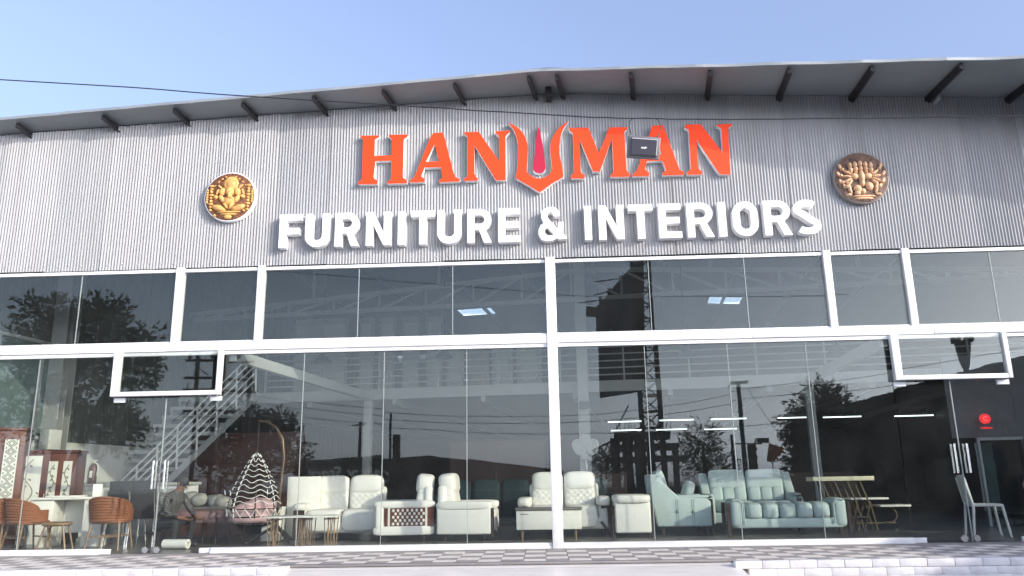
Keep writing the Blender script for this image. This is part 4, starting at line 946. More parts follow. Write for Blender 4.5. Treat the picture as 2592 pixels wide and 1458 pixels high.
for i in range(5): q.box(-1.05+i*.43, -.68+i*.43, -.212, -.201, .12, .88)
q.build('panel', mat('counter_grey', (.42, .45, .45), .5), t)
t = T('fire_extinguisher', 'dark fire extinguisher standing on the long white counter', 'extinguisher', (at(228, 4.35), 4.3, 1.0))
q = MB(); q.lathe([(.0, 0), (.07, 0), (.075, .03), (.075, .30), (.05, .37), (.02, .40), (0, .40)], (0, 0, 0), 16); q.build('cylinder', mat('dull_red', (.10, .03, .025), .4), t, smooth=True)
q = MB(); q.tube([(0, 0, .4), (0, 0, .45), (.07, 0, .45)], .014, 6); q.tube([(.02, 0, .42), (.09, 0, .36), (.09, -.02, .15)], .01, 6); q.box(-.03, .03, -.078, -.074, .12, .25); q.build('valve', carved, t)
t = T('wall_speaker', 'small white box speaker fixed on the white side wall', 'speaker', tuple(W(128, 1112, 2.75)), 70)
q = MB(); q.box(-.13, .13, -.12, .12, -.19, .17); q.build('cabinet', wall_w, t, bevel=.01)
q = MB(); q.lathe([(0, -.13), (.07, -.128), (.085, -.12), (0, -.12)], (0, 0, -.06), 16, rotm(90)); q.lathe([(0, -.13), (.03, -.126), (.035, -.12), (0, -.12)], (0, 0, .09), 12, rotm(90)); q.build('cone', black, t, smooth=True)
# wardrobes and bed in the gloom
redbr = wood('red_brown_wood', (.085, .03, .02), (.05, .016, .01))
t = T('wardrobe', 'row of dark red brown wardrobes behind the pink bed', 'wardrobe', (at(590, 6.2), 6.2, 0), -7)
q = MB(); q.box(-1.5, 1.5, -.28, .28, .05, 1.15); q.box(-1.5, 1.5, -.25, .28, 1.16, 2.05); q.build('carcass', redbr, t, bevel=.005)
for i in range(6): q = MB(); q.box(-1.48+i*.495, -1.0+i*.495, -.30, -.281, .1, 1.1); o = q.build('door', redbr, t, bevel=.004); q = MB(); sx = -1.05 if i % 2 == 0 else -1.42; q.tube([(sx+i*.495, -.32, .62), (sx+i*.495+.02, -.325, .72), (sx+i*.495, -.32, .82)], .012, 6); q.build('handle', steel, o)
t = T('bed', 'low bed with mauve pink blanket behind the left glass door', 'bed', (at(540, 2.2), 2.2, 0), -4)
q = MB(); q.box(-.8, .8, -.5, .7, .12, .34); q.build('frame', redbr, t, bevel=.01)
q = MB(); q.ell((0, .1, .42), (.82, .63, .11), .3); q.build('blanket', mat('mauve_cloth', (.27, .17, .175), .9, var=.15, bump=.3, bscale=12), t, smooth=True)
for i in range(8): q = MB(); q.box(-.78+i*.22, -.765+i*.22, -.53, -.515, .0, .42); q.build('rail', dkwood, t)
t = T('tissue_cushions', 'heap of crumpled pale grey cushions piled behind the bed', 'cushions', (at(480, 3.4), 3.4, .0))
q = MB(); q.box(-.7, .75, -.25, .3, 0, .55); q.build('plinth', mat('mid_grey', (.16, .16, .165), .7), t)
q = MB()
for i in range(9): q.ell((-.62+i*.16, random.uniform(-.1, .12), .66+random.uniform(-.04, .06)), (.15, .14, .11), .8, rotm(random.uniform(-30, 30), random.uniform(-30, 30), 0), 14, 8)
q.build('cushion', mat('pale_grey_cloth', (.34, .35, .33), .85, var=.25, bump=.4, bscale=15), t, smooth=True); o = t.children[-1]; o['kind'] = 'stuff'
t = T('paper_roll', 'white paper roll lying on the floor by the left door', 'roll', (at(452, .75), .75, .075), -8)
q = MB(); q.lathe([(.035, -.2), (.07, -.2), (.07, .2), (.035, .2), (.035, -.2)], (0, 0, 0), 20, rotm(0, 90)); q.build('tube', ivory_p, t, smooth=True)

# ------------------------------------------------------------------ people
def person(label, loc, rz, joints, edges, m, fn, head):
    t = T('person', label, 'person', loc, rz)
    o = skin('body', joints, edges, m, t, 2)
    for p in o.data.polygons: p.material_index = fn(p.center)
    (hx, hy, hz, hr, tilt) = head; rm = rotm(tilt)
    q = MB(); q.ell(Vector((hx, hy, hz))+rm @ Vector((0, .014, .035)), (hr*.86, hr*1.0, hr*.95), 1, rm, 18, 10); q.build('hair', mat('black_hair', (.012, .01, .009), .7), o, smooth=True)
    q = MB()
    for s in (-1, 1): q.ell(Vector((hx, hy, hz))+rm @ Vector((s*.032, -.098, .01)), (.012, .006, .008), 1, rm, 8, 6)
    q.build('eye', black, o)
    q = MB(); q.ell(Vector((hx, hy, hz))+rm @ Vector((0, -.105, -.02)), (.013, .02, .022), 1, rm, 8, 6)
    for s in (-1, 1): q.ell(Vector((hx, hy, hz))+rm @ Vector((s*.082, 0, -.005)), (.012, .025, .032), 1, rm, 8, 6)
    q.ell(Vector((hx, hy, hz))+rm @ Vector((0, -.094, -.058)), (.024, .008, .006), 1, rm, 8, 5); q.build('face', skinm, o, smooth=True)
    return t, o
def hand(J, Ed, wrist, d, side, palm=.075, curl=.03):     # palm, four fingers and a thumb as connected joints
    d = Vector(d).normalized(); side = Vector(side).normalized(); nrm = d.cross(side).normalized(); w_ = Vector(J[wrist][:3])
    k = len(J); J.append((*(w_+d*palm*.6), .021, .017)); Ed.append((wrist, k))
    for i, (off, ln) in enumerate(((-.028, .060), (-.010, .072), (.010, .068), (.028, .052))):
        a = w_+d*palm+side*off; b = a+d*ln*.55+nrm*curl*.5; c = b+d*ln*.3+nrm*curl
        n = len(J); J += [(*a, .0095), (*b, .0085), (*c, .007)]; Ed += [(k, n), (n, n+1), (n+1, n+2)]
    a = w_+d*palm*.45-side*.038; b = a+d*.035-side*.015+nrm*.012; n = len(J); J += [(*a, .011), (*b, .008)]; Ed += [(k, n), (n, n+1)]
plaid = bpy.data.materials.new('plaid_shirt'); plaid.use_nodes = True
_t = plaid.node_tree; _p = _t.nodes['Principled BSDF']; _p.inputs['Roughness'].default_value = .85
_c = _t.nodes.new('ShaderNodeTexCoord'); _b = _t.nodes.new('ShaderNodeTexBrick'); _b.inputs['Color1'].default_value = (.035, .036, .042, 1); _b.inputs['Color2'].default_value = (.06, .06, .068, 1); _b.inputs['Mortar'].default_value = (.17, .17, .165, 1)
_b.inputs['Scale'].default_value = 9; _b.inputs['Mortar Size'].default_value = .035; _b.offset = 0; _m = _t.nodes.new('ShaderNodeMapping'); _m.inputs['Rotation'].default_value = (R_(90), 0, R_(20))
_t.links.new(_c.outputs['Object'], _m.inputs[0]); _t.links.new(_m.outputs[0], _b.inputs[0]); _t.links.new(_b.outputs[0], _p.inputs['Base Color'])
navy = mat('navy_cloth', (.022, .024, .04), .85, var=.2); navy2 = mat('dark_trousers', (.018, .018, .022), .85, var=.2)
# seated man, bent forward, facing right
J = [(0, 0, .36, .13, .12), (0, -.06, .52, .13, .11), (0, -.16, .68, .15, .11), (0, -.23, .80, .09, .08), (0, -.27, .87, .048, .048), (0, -.32, .955, .078, .088), (0, -.335, 1.03, .06, .07)]
Ed = [(0, 1), (1, 2), (2, 3), (3, 4), (4, 5), (5, 6)]
for s in (-1, 1):
    n = len(J)
    J += [(s*.17, -.19, .76, .06), (s*.24, -.28, .55, .045), (s*.17, -.46, .46, .034), (s*.13, -.55, .44, .026)]
    Ed += [(3, n), (n, n+1), (n+1, n+2), (n+2, n+3)]
    hand(J, Ed, n+3, (-s*.3, -1, -.35), (1, 0, 0))
    n = len(J)
    J += [(s*.11, -.04, .34, .085), (s*.17, -.44, .42, .062), (s*.16, -.38, .12, .045), (s*.16, -.40, .055, .038), (s*.17, -.55, .035, .03, .028)]
    Ed += [(0, n), (n, n+1), (n+1, n+2), (n+2, n+3), (n+3, n+4)]
def zone(c):
    if c.z > .85: return 0
    if c.y < -.47 and c.z > .3 and c.z < .52 and abs(c.x) < .2: return 0
    if c.z < .09: return 3
    if c.z < .40 or (c.y < -.05 and c.z < .49 and abs(c.x) < .235): return 2
    return 1
person('person in a dark plaid shirt sitting bent forward behind the left glass door', (at(418, 1.15), 1.15, 0), 68, J, Ed, [skinm, plaid, navy2, black], zone, (0, -.325, .965, .1, 28))
t = T('stool', 'low dark stool under the seated person behind the left door', 'stool', (at(418, 1.15), 1.15, 0), 68)
q = MB(); q.box(-.18, .18, -.1, .2, .2, .24); q.build('seat', dkwood, t, bevel=.01)
for sx in (-1, 1):
    for sy in (-.06, .16): q = MB(); q.box(sx*.15-.015, sx*.15+.015, sy-.015, sy+.015, 0, .199); q.build('leg', dkwood, t)
# standing man cut by the right edge
J = [(0, 0, .95, .14, .11), (0, .0, 1.12, .14, .10), (0, -.01, 1.30, .165, .11), (0, 0, 1.43, .09, .075), (0, -.01, 1.50, .05, .05), (0, -.02, 1.60, .076, .088), (0, -.02, 1.69, .06, .07)]
Ed = [(0, 1), (1, 2), (2, 3), (3, 4), (4, 5), (5, 6)]
for s in (-1, 1):
    n = len(J)
    J += [(s*.18, 0, 1.39, .06), (s*.25, .02, 1.12, .045), (s*.25, -.06, .88, .034), (s*.25, -.08, .81, .026)]
    Ed += [(3, n), (n, n+1), (n+1, n+2), (n+2, n+3)]
    hand(J, Ed, n+3, (0, -.2, -1), (0, 1, 0), curl=.02)
    n = len(J)
    J += [(s*.10, 0, .86, .095), (s*.12, -.02, .48, .066), (s*.13, .03, .12, .048), (s*.13, .02, .05, .042), (s*.15, -.16, .035, .038, .03)]
    Ed += [(0, n), (n, n+1), (n+1, n+2), (n+2, n+3), (n+3, n+4)]
def zone2(c):
    if c.z > 1.475: return 0
    if c.z < .075: return 3
    if c.z < .82 and abs(c.x) > .2: return 0
    return 2 if c.z < .96 else 1
edgeman = W(2606, 1380, -.32)
person('person in dark clothes standing outside, cut off by the right edge', (edgeman.x+.30, -.42, 0), -75, J, Ed, [skinm, navy, navy2, black], zone2, (0, -.02, 1.62, .1, 0))

# ------------------------------------------------------------------ lamps and fittings in the hall
tube_m = mat('tube_light', (.85, .95, 1), .5, emit=1.5)
tl = [(1537, 1625, 1066), (1668, 1757, 1062), (1798, 1890, 1059), (1968, 2046, 1056), (2083, 2180, 1054), (2264, 2362, 1051), (1545, 1625, 1088), (1660, 1740, 1086), (1782, 1866, 1085)]
for k, (x0, x1, y) in enumerate(tl):
    zt = 2.55; d0 = _fw+_r*(((x0+x1)/2-1296)/CF)+_u*((729-y)/CF); p = CAM+d0*((zt-CAM.z)/d0.z); a0 = W(x0, y, p.y); a1 = W(x1, y, p.y); L = a1.x-a0.x
    row = ('nearer', 'farther')[k > 5]; nm = ['first', 'second', 'third', 'fourth', 'fifth', 'sixth'][k if k < 6 else k-6]
    t = T('tube_light', f'lit tube light under the mezzanine, {nm} from the left of the {"upper" if k < 6 else "lower"} row', 'tube light', (p.x, p.y, zt), -7, 'tube lights under the mezzanine')
    q = MB(); q.box(-L/2, L/2, -.02, .02, .0, .05); q.build('batten', white_metal, t)
    q = MB(); q.tube([(-L/2+.02, 0, -.016), (L/2-.02, 0, -.016)], .014, 8); q.build('tube', tube_m, t)
    q = MB(); q.tube([(-L/3, 0, .05), (-L/3, 0, .165)], .006, 5); q.tube([(L/3, 0, .05), (L/3, 0, .165)], .006, 5); q.build('hanger', white_metal, t)
shade_m = mat('pendant_shade', (.03, .03, .03), .4, .2)
for px, py, lb in ((816, 915, 'bell shaped pendant lamp hanging left of the mezzanine rail centre'), (1124, 904, 'bell shaped pendant lamp hanging between the left lamp and the centre post'), (1737, 897, 'bell shaped pendant lamp right of the centre post'), (2118, 888, 'bell shaped pendant lamp nearest the right slanting tie beam')):
    p = W(px, py, 4.6)
    t = T('pendant_lamp', lb, 'lamp', tuple(p), 0, 'pendant lamps in the hall')
    q = MB(); q.lathe([(.195, -.02), (.19, 0), (.13, .07), (.075, .13), (.045, .2), (.02, .23), (.016, .23), (.04, .195), (.07, .125), (.12, .065), (.18, -.0), (.185, -.02), (.195, -.02)], (0, 0, 0), 24); q.build('shade', shade_m, t, smooth=True)
    q = MB(); q.lathe([(0, .0), (.12, .0), (.15, .012), (0, .014)], (0, 0, 0), 20); q.build('diffuser', mat('lamp_diffuser', (.8, .8, .74), .6, emit=.06), t, smooth=True)
    q = MB(); q.tube([(0, 0, .22), (0, 0, 6.5-p.z)], .006, 5); q.build('cord', black, t)
for px, py, lb in ((1479, 1025, 'small black box speaker strapped to the hall column right of the centre post'), (2160, 978, 'small dark box speaker hanging under the mezzanine edge at the right')):
    p = W(px, py, 4.85); t = T('box_speaker', lb, 'speaker', tuple(p), -7)
    q = MB(); q.box(-.10, .10, -.08, .08, -.075, .07); q.build('cabinet', black, t, bevel=.008)
    q = MB(); q.lathe([(0, -.086), (.045, -.086), (.055, -.08), (0, -.08)], (0, 0, 0), 14, rotm(90)); q.build('grille', dark_steel, t)
    q = MB(); q.tube([(0, .05, .06), (0, .1, .12)], .012, 6); q.build('bracket', dark_steel, t)
# column fittings: white fan with blades turned down
p = W(1482, 1120, 4.9); t = T('wall_fan', 'pale grey pedestal fan at rest against the hall column', 'fan', (p.x, p.y, 0), -7)
q = MB(); q.lathe([(.16, 0), (.16, .03), (.03, .06), (.022, 1.1), (.022, 1.35)], (0, 0, 0), 16); q.build('stand', white_metal, t, smooth=True)
q = MB(); q.box(-.11, .11, -.06, .06, 1.30, 1.5); q.build('motor', wall_w, t, bevel=.03, seg=3)
for s in (-1, 0, 1): q = MB(); q.ell((s*.14, -.08, 1.56+(.1 if s == 0 else 0)), (.12, .012, .17), .8, rotm(0, s*25, 0)); q.build('blade', wall_w, t, smooth=True)
# goods on the mezzanine
gl = mat('grey_goods', (.36, .36, .34), .7, var=.1); bw = mat('dusty_goods', (.30, .27, .235), .7, var=.15)
for k, (x0, x1, y1, lb) in enumerate(((740, 880, 905, 'pale tall wardrobe on the mezzanine, left of the darker row'), (908, 945, 898, 'narrow pale door panel first in the row on the mezzanine'), (962, 1000, 896, 'narrow pale door panel second in the row on the mezzanine'), (1018, 1062, 894, 'narrow pale door panel third in the row on the mezzanine'), (1078, 1122, 892, 'narrow pale door panel fourth in the row on the mezzanine'))):
    Y = 7.2; a0, a1 = W(x0, 950, Y), W(x1, 950, Y)
    t = T('door_panel', lb, 'door panel', ((a0.x+a1.x)/2, Y, 2.951), -7); wd = a1.x-a0.x
    q = MB(); q.box(-wd/2, wd/2, -.04, .04, 0, 1.9); q.build('leaf', gl, t, bevel=.006)
    q = MB()
    for z0, z1 in ((.15, .85), (1.0, 1.75)): q.box(-wd/2+.05, wd/2-.05, -.05, -.041, z0, z1)
    q.build('raised_panel', wall_w, t, bevel=.004)
for k, (x0, x1, lb) in enumerate(((1130, 1175, 'arched grey headboard on the mezzanine, first of the row'), (1185, 1240, 'arched brown headboard on the mezzanine, second of the row'), (1246, 1300, 'arched grey headboard on the mezzanine, third of the row'), (1308, 1372, 'arched grey headboard on the mezzanine next to the centre post'))):
    Y = 7.0; a0, a1 = W(x0, 950, Y), W(x1, 950, Y); wd = a1.x-a0.x
    t = T('headboard', lb, 'headboard', ((a0.x+a1.x)/2, Y, 2.951), -7, 'arched headboards on the mezzanine')
    q = MB(); q.prism([(-wd/2, 0), (wd/2, 0), (wd/2, 1.0)]+[(wd/2*math.cos(R_(a)), 1.0+.22*math.sin(R_(a))**.8) for a in range(15, 166, 15)]+[(-wd/2, 1.0)], -.05, .04); q.build('board', bw if k == 1 else gl, t, bevel=.006)
    q = MB(); q.ell((0, -.055, .6), (wd*.36, .03, .38), .5); q.build('padding', wall_w if k != 1 else bw, t, smooth=True)
# boxes under the mezzanine
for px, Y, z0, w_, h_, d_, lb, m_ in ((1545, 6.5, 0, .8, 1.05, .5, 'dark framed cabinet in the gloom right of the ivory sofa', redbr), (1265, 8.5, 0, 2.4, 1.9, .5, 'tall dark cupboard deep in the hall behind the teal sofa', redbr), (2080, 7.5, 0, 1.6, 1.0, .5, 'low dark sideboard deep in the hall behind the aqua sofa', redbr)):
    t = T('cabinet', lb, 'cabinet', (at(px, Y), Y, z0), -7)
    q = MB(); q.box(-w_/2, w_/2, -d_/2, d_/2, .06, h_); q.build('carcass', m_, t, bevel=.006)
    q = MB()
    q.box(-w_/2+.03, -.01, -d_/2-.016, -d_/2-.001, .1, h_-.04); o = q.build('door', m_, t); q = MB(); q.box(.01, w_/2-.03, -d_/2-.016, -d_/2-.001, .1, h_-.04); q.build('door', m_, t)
    q = MB(); q.tube([(-.03, -d_/2-.03, h_*.5), (-.03, -d_/2-.03, h_*.6)], .007, 6); q.build('handle', steel, o)

# ------------------------------------------------------------------ across the street (behind the viewer, seen mirrored in the glass)
def leaves(q, c, rx, ry, rz, n, size, edge_=.35):
    for _ in range(n//7):                # sprays of long leaves on short twigs, thinning outwards
        v = Vector((random.gauss(0, 1), random.gauss(0, 1), random.gauss(0, 1))).normalized()*random.random()**.45*random.choice((.8, .95, 1.0, 1.1, 1.35))
        p = Vector(c)+Vector((v.x*rx, v.y*ry, v.z*rz)); out = (Vector((v.x, v.y, v.z*.8+.15))+Vector((random.gauss(0, .5), random.gauss(0, .5), random.gauss(0, .4)))).normalized()
        for k in range(7):
            d = (out+Vector((random.gauss(0, .65), random.gauss(0, .65), random.gauss(0, .55)))).normalized(); s = size*random.uniform(1.0, 2.0)
            r0 = p+out*size*k*.45; sd = d.cross(Vector((random.gauss(0, 1), random.gauss(0, 1), random.gauss(0, 1)))).normalized()*s*.2
            q.add([r0, r0+d*s*.5+sd, r0+d*s, r0+d*s*.5-sd], [(0, 1, 2, 3)])
def tree(label, base, tips, clumps, leaf, tr=.16, m=None, name='broadleaf_tree', group=None):
    t = T(name, label, 'tree', (base.x, base.y, zr), 0, group); o0 = Vector((base.x, base.y, zr))
    q = MB()
    for tip, r in tips:
        tp = Vector(tip)-o0; mid = Vector((tp.x*.35+random.uniform(-.2, .2), tp.y*.35, tp.z*.6)); q.tube([(0, 0, 0), (tp.x*.06, tp.y*.06, tp.z*.28), mid, tp], [r, r*.85, r*.6, r*.2], 8)
    q.build('trunk', bark, t, smooth=True)
    q = MB()
    for (c, rx, rz_, n) in clumps: leaves(q, Vector(c)-o0, rx, rx*.9, rz_, int(n*2.4), leaf*.62)
    q.build('crown', m or leafm, t)
    return t
def rp_(x, y, Y): return RW(x, y, Y)
k15 = lambda px, Y: px*(11.5+Y)/1985*1.03          # photo pixels to metres at that distance
# big tree at the left
Y = 15
cl_ = [(rp_(x, y, Y+dy), k15(rx, Y), k15(ry, Y), n) for x, y, rx, ry, n, dy in ((215, 835, 85, 55, 800, 0), (270, 790, 45, 30, 300, .5), (110, 790, 45, 30, 240, -.5), (125, 850, 60, 40, 300, 0), (335, 870, 70, 35, 420, .4), (60, 880, 60, 55, 350, 0), (200, 930, 110, 70, 900, .6), (340, 945, 60, 40, 350, 0), (90, 980, 90, 70, 500, 1), (250, 1060, 110, 60, 650, 0), (130, 1080, 60, 45, 250, 0), (20, 1060, 70, 60, 350, 0), (310, 1090, 50, 50, 280, .5))]
tree('big leafy street tree with ragged crown mirrored in the left upper panes', rp_(150, 1240, Y), [(rp_(215, 850, Y), .2), (rp_(100, 900, Y), .15), (rp_(330, 900, Y), .14), (rp_(250, 1040, Y), .12)], cl_, .23, m=leafm)
Y = 24
cl_ = [(rp_(x, y, Y+dy), k15(rx, Y), k15(ry, Y), n) for x, y, rx, ry, n, dy in ((660, 1100, 60, 50, 900, 0), (610, 1070, 55, 38, 500, 1), (700, 1075, 45, 28, 320, 0), (730, 1130, 35, 50, 350, 0), (640, 1160, 90, 45, 800, .5), (560, 1120, 60, 60, 600, 0), (600, 1200, 90, 40, 500, 0), (745, 1180, 25, 30, 200, 0))]
tree('bushy dark tree mirrored behind the hanging egg chair', rp_(650, 1250, Y), [(rp_(660, 1100, Y), .2), (rp_(600, 1110, Y), .15)], cl_, .2, m=leafd)
Y = 22
cl_ = [(rp_(x, y, Y+dy), k15(rx, Y), k15(ry, Y), n) for x, y, rx, ry, n, dy in ((2095, 1010, 45, 40, 420, 0), (2060, 1050, 50, 40, 500, .4), (2130, 1050, 50, 45, 500, 0), (2030, 1090, 45, 35, 350, 0), (2100, 1110, 80, 55, 900, 0), (2040, 1150, 50, 40, 400, 0), (2110, 1180, 90, 60, 900, .5), (2035, 1215, 45, 35, 300, 0), (2170, 1130, 50, 70, 500, .5), (2090, 985, 20, 18, 90, 0))]
cl_ = [(c, a_, b_, int(n*1.9)) for c, a_, b_, n in cl_]
tree('dense dark tree mirrored in front of the tiled building at the right', rp_(2100, 1260, Y), [(rp_(2095, 1020, Y), .2), (rp_(2060, 1080, Y), .12), (rp_(2140, 1080, Y), .12)], cl_, .17, m=leafd)
Y = 45
cl_ = [(rp_(x, y, Y), k15(rx, Y), k15(ry, Y), n) for x, y, rx, ry, n in ((1775, 1110, 45, 40, 700), (1765, 1160, 60, 45, 800), (1810, 1180, 40, 35, 400), (1850, 1200, 30, 20, 200))]
tree('rounded dark tree mirrored beside the unfinished concrete frame', rp_(1780, 1220, Y), [(rp_(1775, 1120, Y), .25)], cl_, .22, m=leafd)
cl_ = [(rp_(x, y, Y), k15(rx, Y), k15(ry, Y), n) for x, y, rx, ry, n in ((1525, 1165, 22, 28, 350), (1560, 1180, 40, 22, 350))]
tree('small scrubby tree mirrored left of the unfinished concrete frame', rp_(1530, 1220, Y), [(rp_(1525, 1170, Y), .15)], cl_, .22, m=leafd)
# tiled building at the right, its long wall running away from the street
t = T('long_shed_building', 'long dark building with ragged corrugated eave mirrored at the right', 'building', (16.2, -6.5, zr), 0)
brm = mat('maroon_wall', (.13, .075, .075), .8, var=.35, scale=1.5)
q = MB(); q.box(0, 9, -34, 0, 0, 5.2); q.build('wall', brm, t)
q = MB(); nn = 170
for i in range(nn):
    y0 = -34.6+i*.207; dz = random.uniform(-.05, .05); q.add([(-.7, y0, 5.1+dz), (-.7, y0+.205, 5.1+dz), (4.5, y0+.205, 5.5), (4.5, y0, 5.5), (-.7, y0, 5.24+dz), (-.7, y0+.205, 5.24+dz), (4.5, y0+.205, 5.64), (4.5, y0, 5.64)], [(0, 1, 2, 3), (7, 6, 5, 4), (0, 4, 5, 1), (1, 5, 6, 2), (3, 2, 6, 7), (0, 3, 7, 4)])
q.add([(4.5, -34.6, 5.5), (4.5, .6, 5.5), (9.7, .6, 5.1), (9.7, -34.6, 5.1)], [(0, 1, 2, 3)]); q.prism([(0, 5.2), (9, 5.2), (4.5, 5.45)], -.1, 0); q.prism([(0, 5.2), (9, 5.2), (4.5, 5.45)], -34, -33.9)
q.build('roof', mat('old_tile', (.05, .045, .045), .9, var=.4), t)
for i in range(5):
    q = MB(); q.box(-.05, .05, -31+i*6.2, -29.4+i*6.2, 0, 2.4); o = q.build('door', mat('plank_door', (.05, .035, .03), .8), t)
    q = MB(); q.box(-.08, .02, -28.2+i*6.2, -26.9+i*6.2, 1.0, 2.2); q.build('window', mat('window_dark', (.03, .035, .04), .25), t)
# low shed with shop board
Y = 34
sa, sb, sm_ = rp_(745, 1170, Y), rp_(1400, 1182, Y), rp_(1092, 1146, Y)
t = T('gabled_shed', 'wide low gabled shed with a dark shop board mirrored behind the sofas', 'building', (sm_.x, sm_.y, zr), 0)
q = MB(); xl, xr = sa.x-sm_.x, sb.x-sm_.x; zl, zm, zr_ = sa.z-zr, sm_.z-zr, sb.z-zr
q.prism([(xl, 0), (xr, 0), (xr, zr_-.1), (0, zm-.1), (xl, zl-.1)], -16, 0); q.build('wall', mat('shed_wall', (.085, .09, .10), .8, var=.2), t)
q = MB(); q.prism([(xl-.6, zl-.1), (0, zm), (xr+.6, zr_-.1), (xr+.6, zr_-.28), (0, zm-.2), (xl-.6, zl-.3)], -16.4, .7); q.build('roof', mat('shed_roof', (.055, .058, .06), .7), t)
pa, pb = rp_(765, 1203, Y-.8), rp_(1000, 1203, Y-.8)
bw_ = abs(pb.x-pa.x)
q = MB(); bx0, bx1 = pa.x-sm_.x-.5, pb.x-sm_.x+.6; bz = pa.z-zr; q.box(bx0, bx1, .3, .42, bz-.5, bz+.55); o = q.build('shop_board', mat('board_dark', (.016, .016, .018), .5), t)
me = text_mesh('Galaxy Store', bw_/5.6, .01, .35, .012); l = bpy.data.objects.new('lettering', me); COL.objects.link(l); l.parent = o; me.materials.append(mat('letter_white', (.75, .75, .73), .6, emit=.45))
l.matrix_local = Matrix.Translation(((bx0+bx1)/2, .44, bz)) @ Euler((R_(90), 0, R_(180))).to_matrix().to_4x4()
for i in range(4):
    q = MB(); q.box(xl+1.0+i*3.2, xl+3.2+i*3.2, .01, .06, 0, 1.35); q.build('shutter', mat('shutter_dark', (.05, .052, .055), .5), t)
# boundary wall and parked bus below the shed line
t = T('compound_wall', 'long low dark compound wall across the street mirrored behind the furniture', 'wall', (-4, -30, zr)); q = MB(); q.box(-34, 22, -.12, .12, 0, 1.25); q.build('masonry', mat('wall_dark', (.07, .065, .06), .9, var=.4, scale=1.5), t)
q = MB(); q.box(-34, 22, -.17, .17, 1.251, 1.33); q.build('coping', conc, t)
# hoarding on its lattice mast
Y = 26
t = T('billboard', 'tall dark billboard on a lattice mast, mirrored right of the centre post', 'billboard', tuple(RW(1637, 1240, Y)[:2])+(zr,), 0); o0 = Vector(t.location)
bpm = mat('board_back', (.032, .036, .042), .7, var=.2)
A = RW(1628, 640, Y)-o0; A2 = RW(1632, 985, Y)-o0; Bq = RW(1511, 770, Y+10)-o0; B2 = RW(1520, 1002, Y+10)-o0
q = MB(); off = Vector((.06, .06, 0)); vs = [A, Bq, B2, A2]; q.add(vs+[v+off for v in vs], [(0, 1, 2, 3), (7, 6, 5, 4), (0, 4, 5, 1), (1, 5, 6, 2), (2, 6, 7, 3), (3, 7, 4, 0)]); q.build('panel', bpm, t)
q = MB(); ht = RW(1650, 620, Y).z-zr; xs_ = [(0.02, 0), (.84, 0), (.84, -.8), (.02, -.8)]
for x, y in xs_: q.beam((x, y, 0), (x, y, ht), .11, .11)
zz = .3
while zz < ht-.8:
    for (a, b) in zip(xs_, xs_[1:]+xs_[:1]): q.beam((*a, zz), (*b, zz), .06, .06); q.beam((*a, zz), (*b, zz+.75), .05, .05)
    zz += .75
q.build('mast', dark_steel, t)
q = MB(); z0 = RW(1600, 1075, Y).z-zr
for dz in (0, -.7):
    q.beam((0, 0, z0+dz), (-2.35, 0, z0+dz*.8-1.0), .09, .09); q.beam((0, -.7, z0+dz), (-2.35, -.7, z0+dz*.8-1.0), .09, .09)
for i in range(7): q.beam((-i*.335, 0, z0-i*.143), (-i*.335-.2, 0, z0-.7-i*.125), .06, .06); q.beam((-i*.335-.2, 0, z0-.7-i*.125), (-i*.335-.335, 0, z0-.143-i*.143), .06, .06)
for k in range(4):
    for i in range(2): q.beam((-1.2+i*.6, 0, 0), (-1.2+i*.6, 0, z0-.5), .14, .14); q.beam((-1.2, 0, .4+k*1.2), (-.6, 0, 1.5+k*1.2), .06, .06)
q.build('girder', dark_steel, t)
q = MB()
for px, py, ln in ((1572, 700, 65), (1542, 732, 38), (1520, 752, 52)):
    a = RW(px, py, Y+2)-o0; q.beam(a, a+Vector((-k15(ln, Y+2), .1, -.15)), .05, .05); q.box(a.x-.02, a.x+.16, a.y-.08, a.y+.08, a.z-.14, a.z+.16)
q.build('floodlight_arm', dark_steel, t)
# unfinished concrete frame
Y = 62; p = RW(1640, 1225, Y)
t = T('unfinished_building', 'unfinished concrete frame with open floors mirrored right of the centre post', 'building', (p.x, p.y, zr), 8)
zb_ = [RW(1640, y, Y).z-zr for y in (1160, 1128, 1098)]; hw_ = k15(95, Y)
dkc = mat('raw_concrete', (.09, .088, .085), .9, var=.3)
q = MB()
for i, z in enumerate(zb_): q.box(-hw_*(1-.12*i), hw_*(1-.2*i), -7, 0, z, z+.45)
q.build('slab', dkc, t)
q = MB()
for i in range(6):
    for y in (-.4, -6.4): q.box(-hw_*.8+i*hw_*.3-.25, -hw_*.8+i*hw_*.3+.25, y-.25, y+.25, 0, zb_[2]-.002 if i < 5 else zb_[1])
q.build('column', dkc, t)
q = MB()
for i in range(14): x = -hw_*.7+i*hw_*.1; q.beam((x, -.4, zb_[2]+.45), (x+random.uniform(-.2, .2), -.4, zb_[2]+random.uniform(1.0, 1.7)), .06, .06)
q.build('rebar', dark_steel, t)
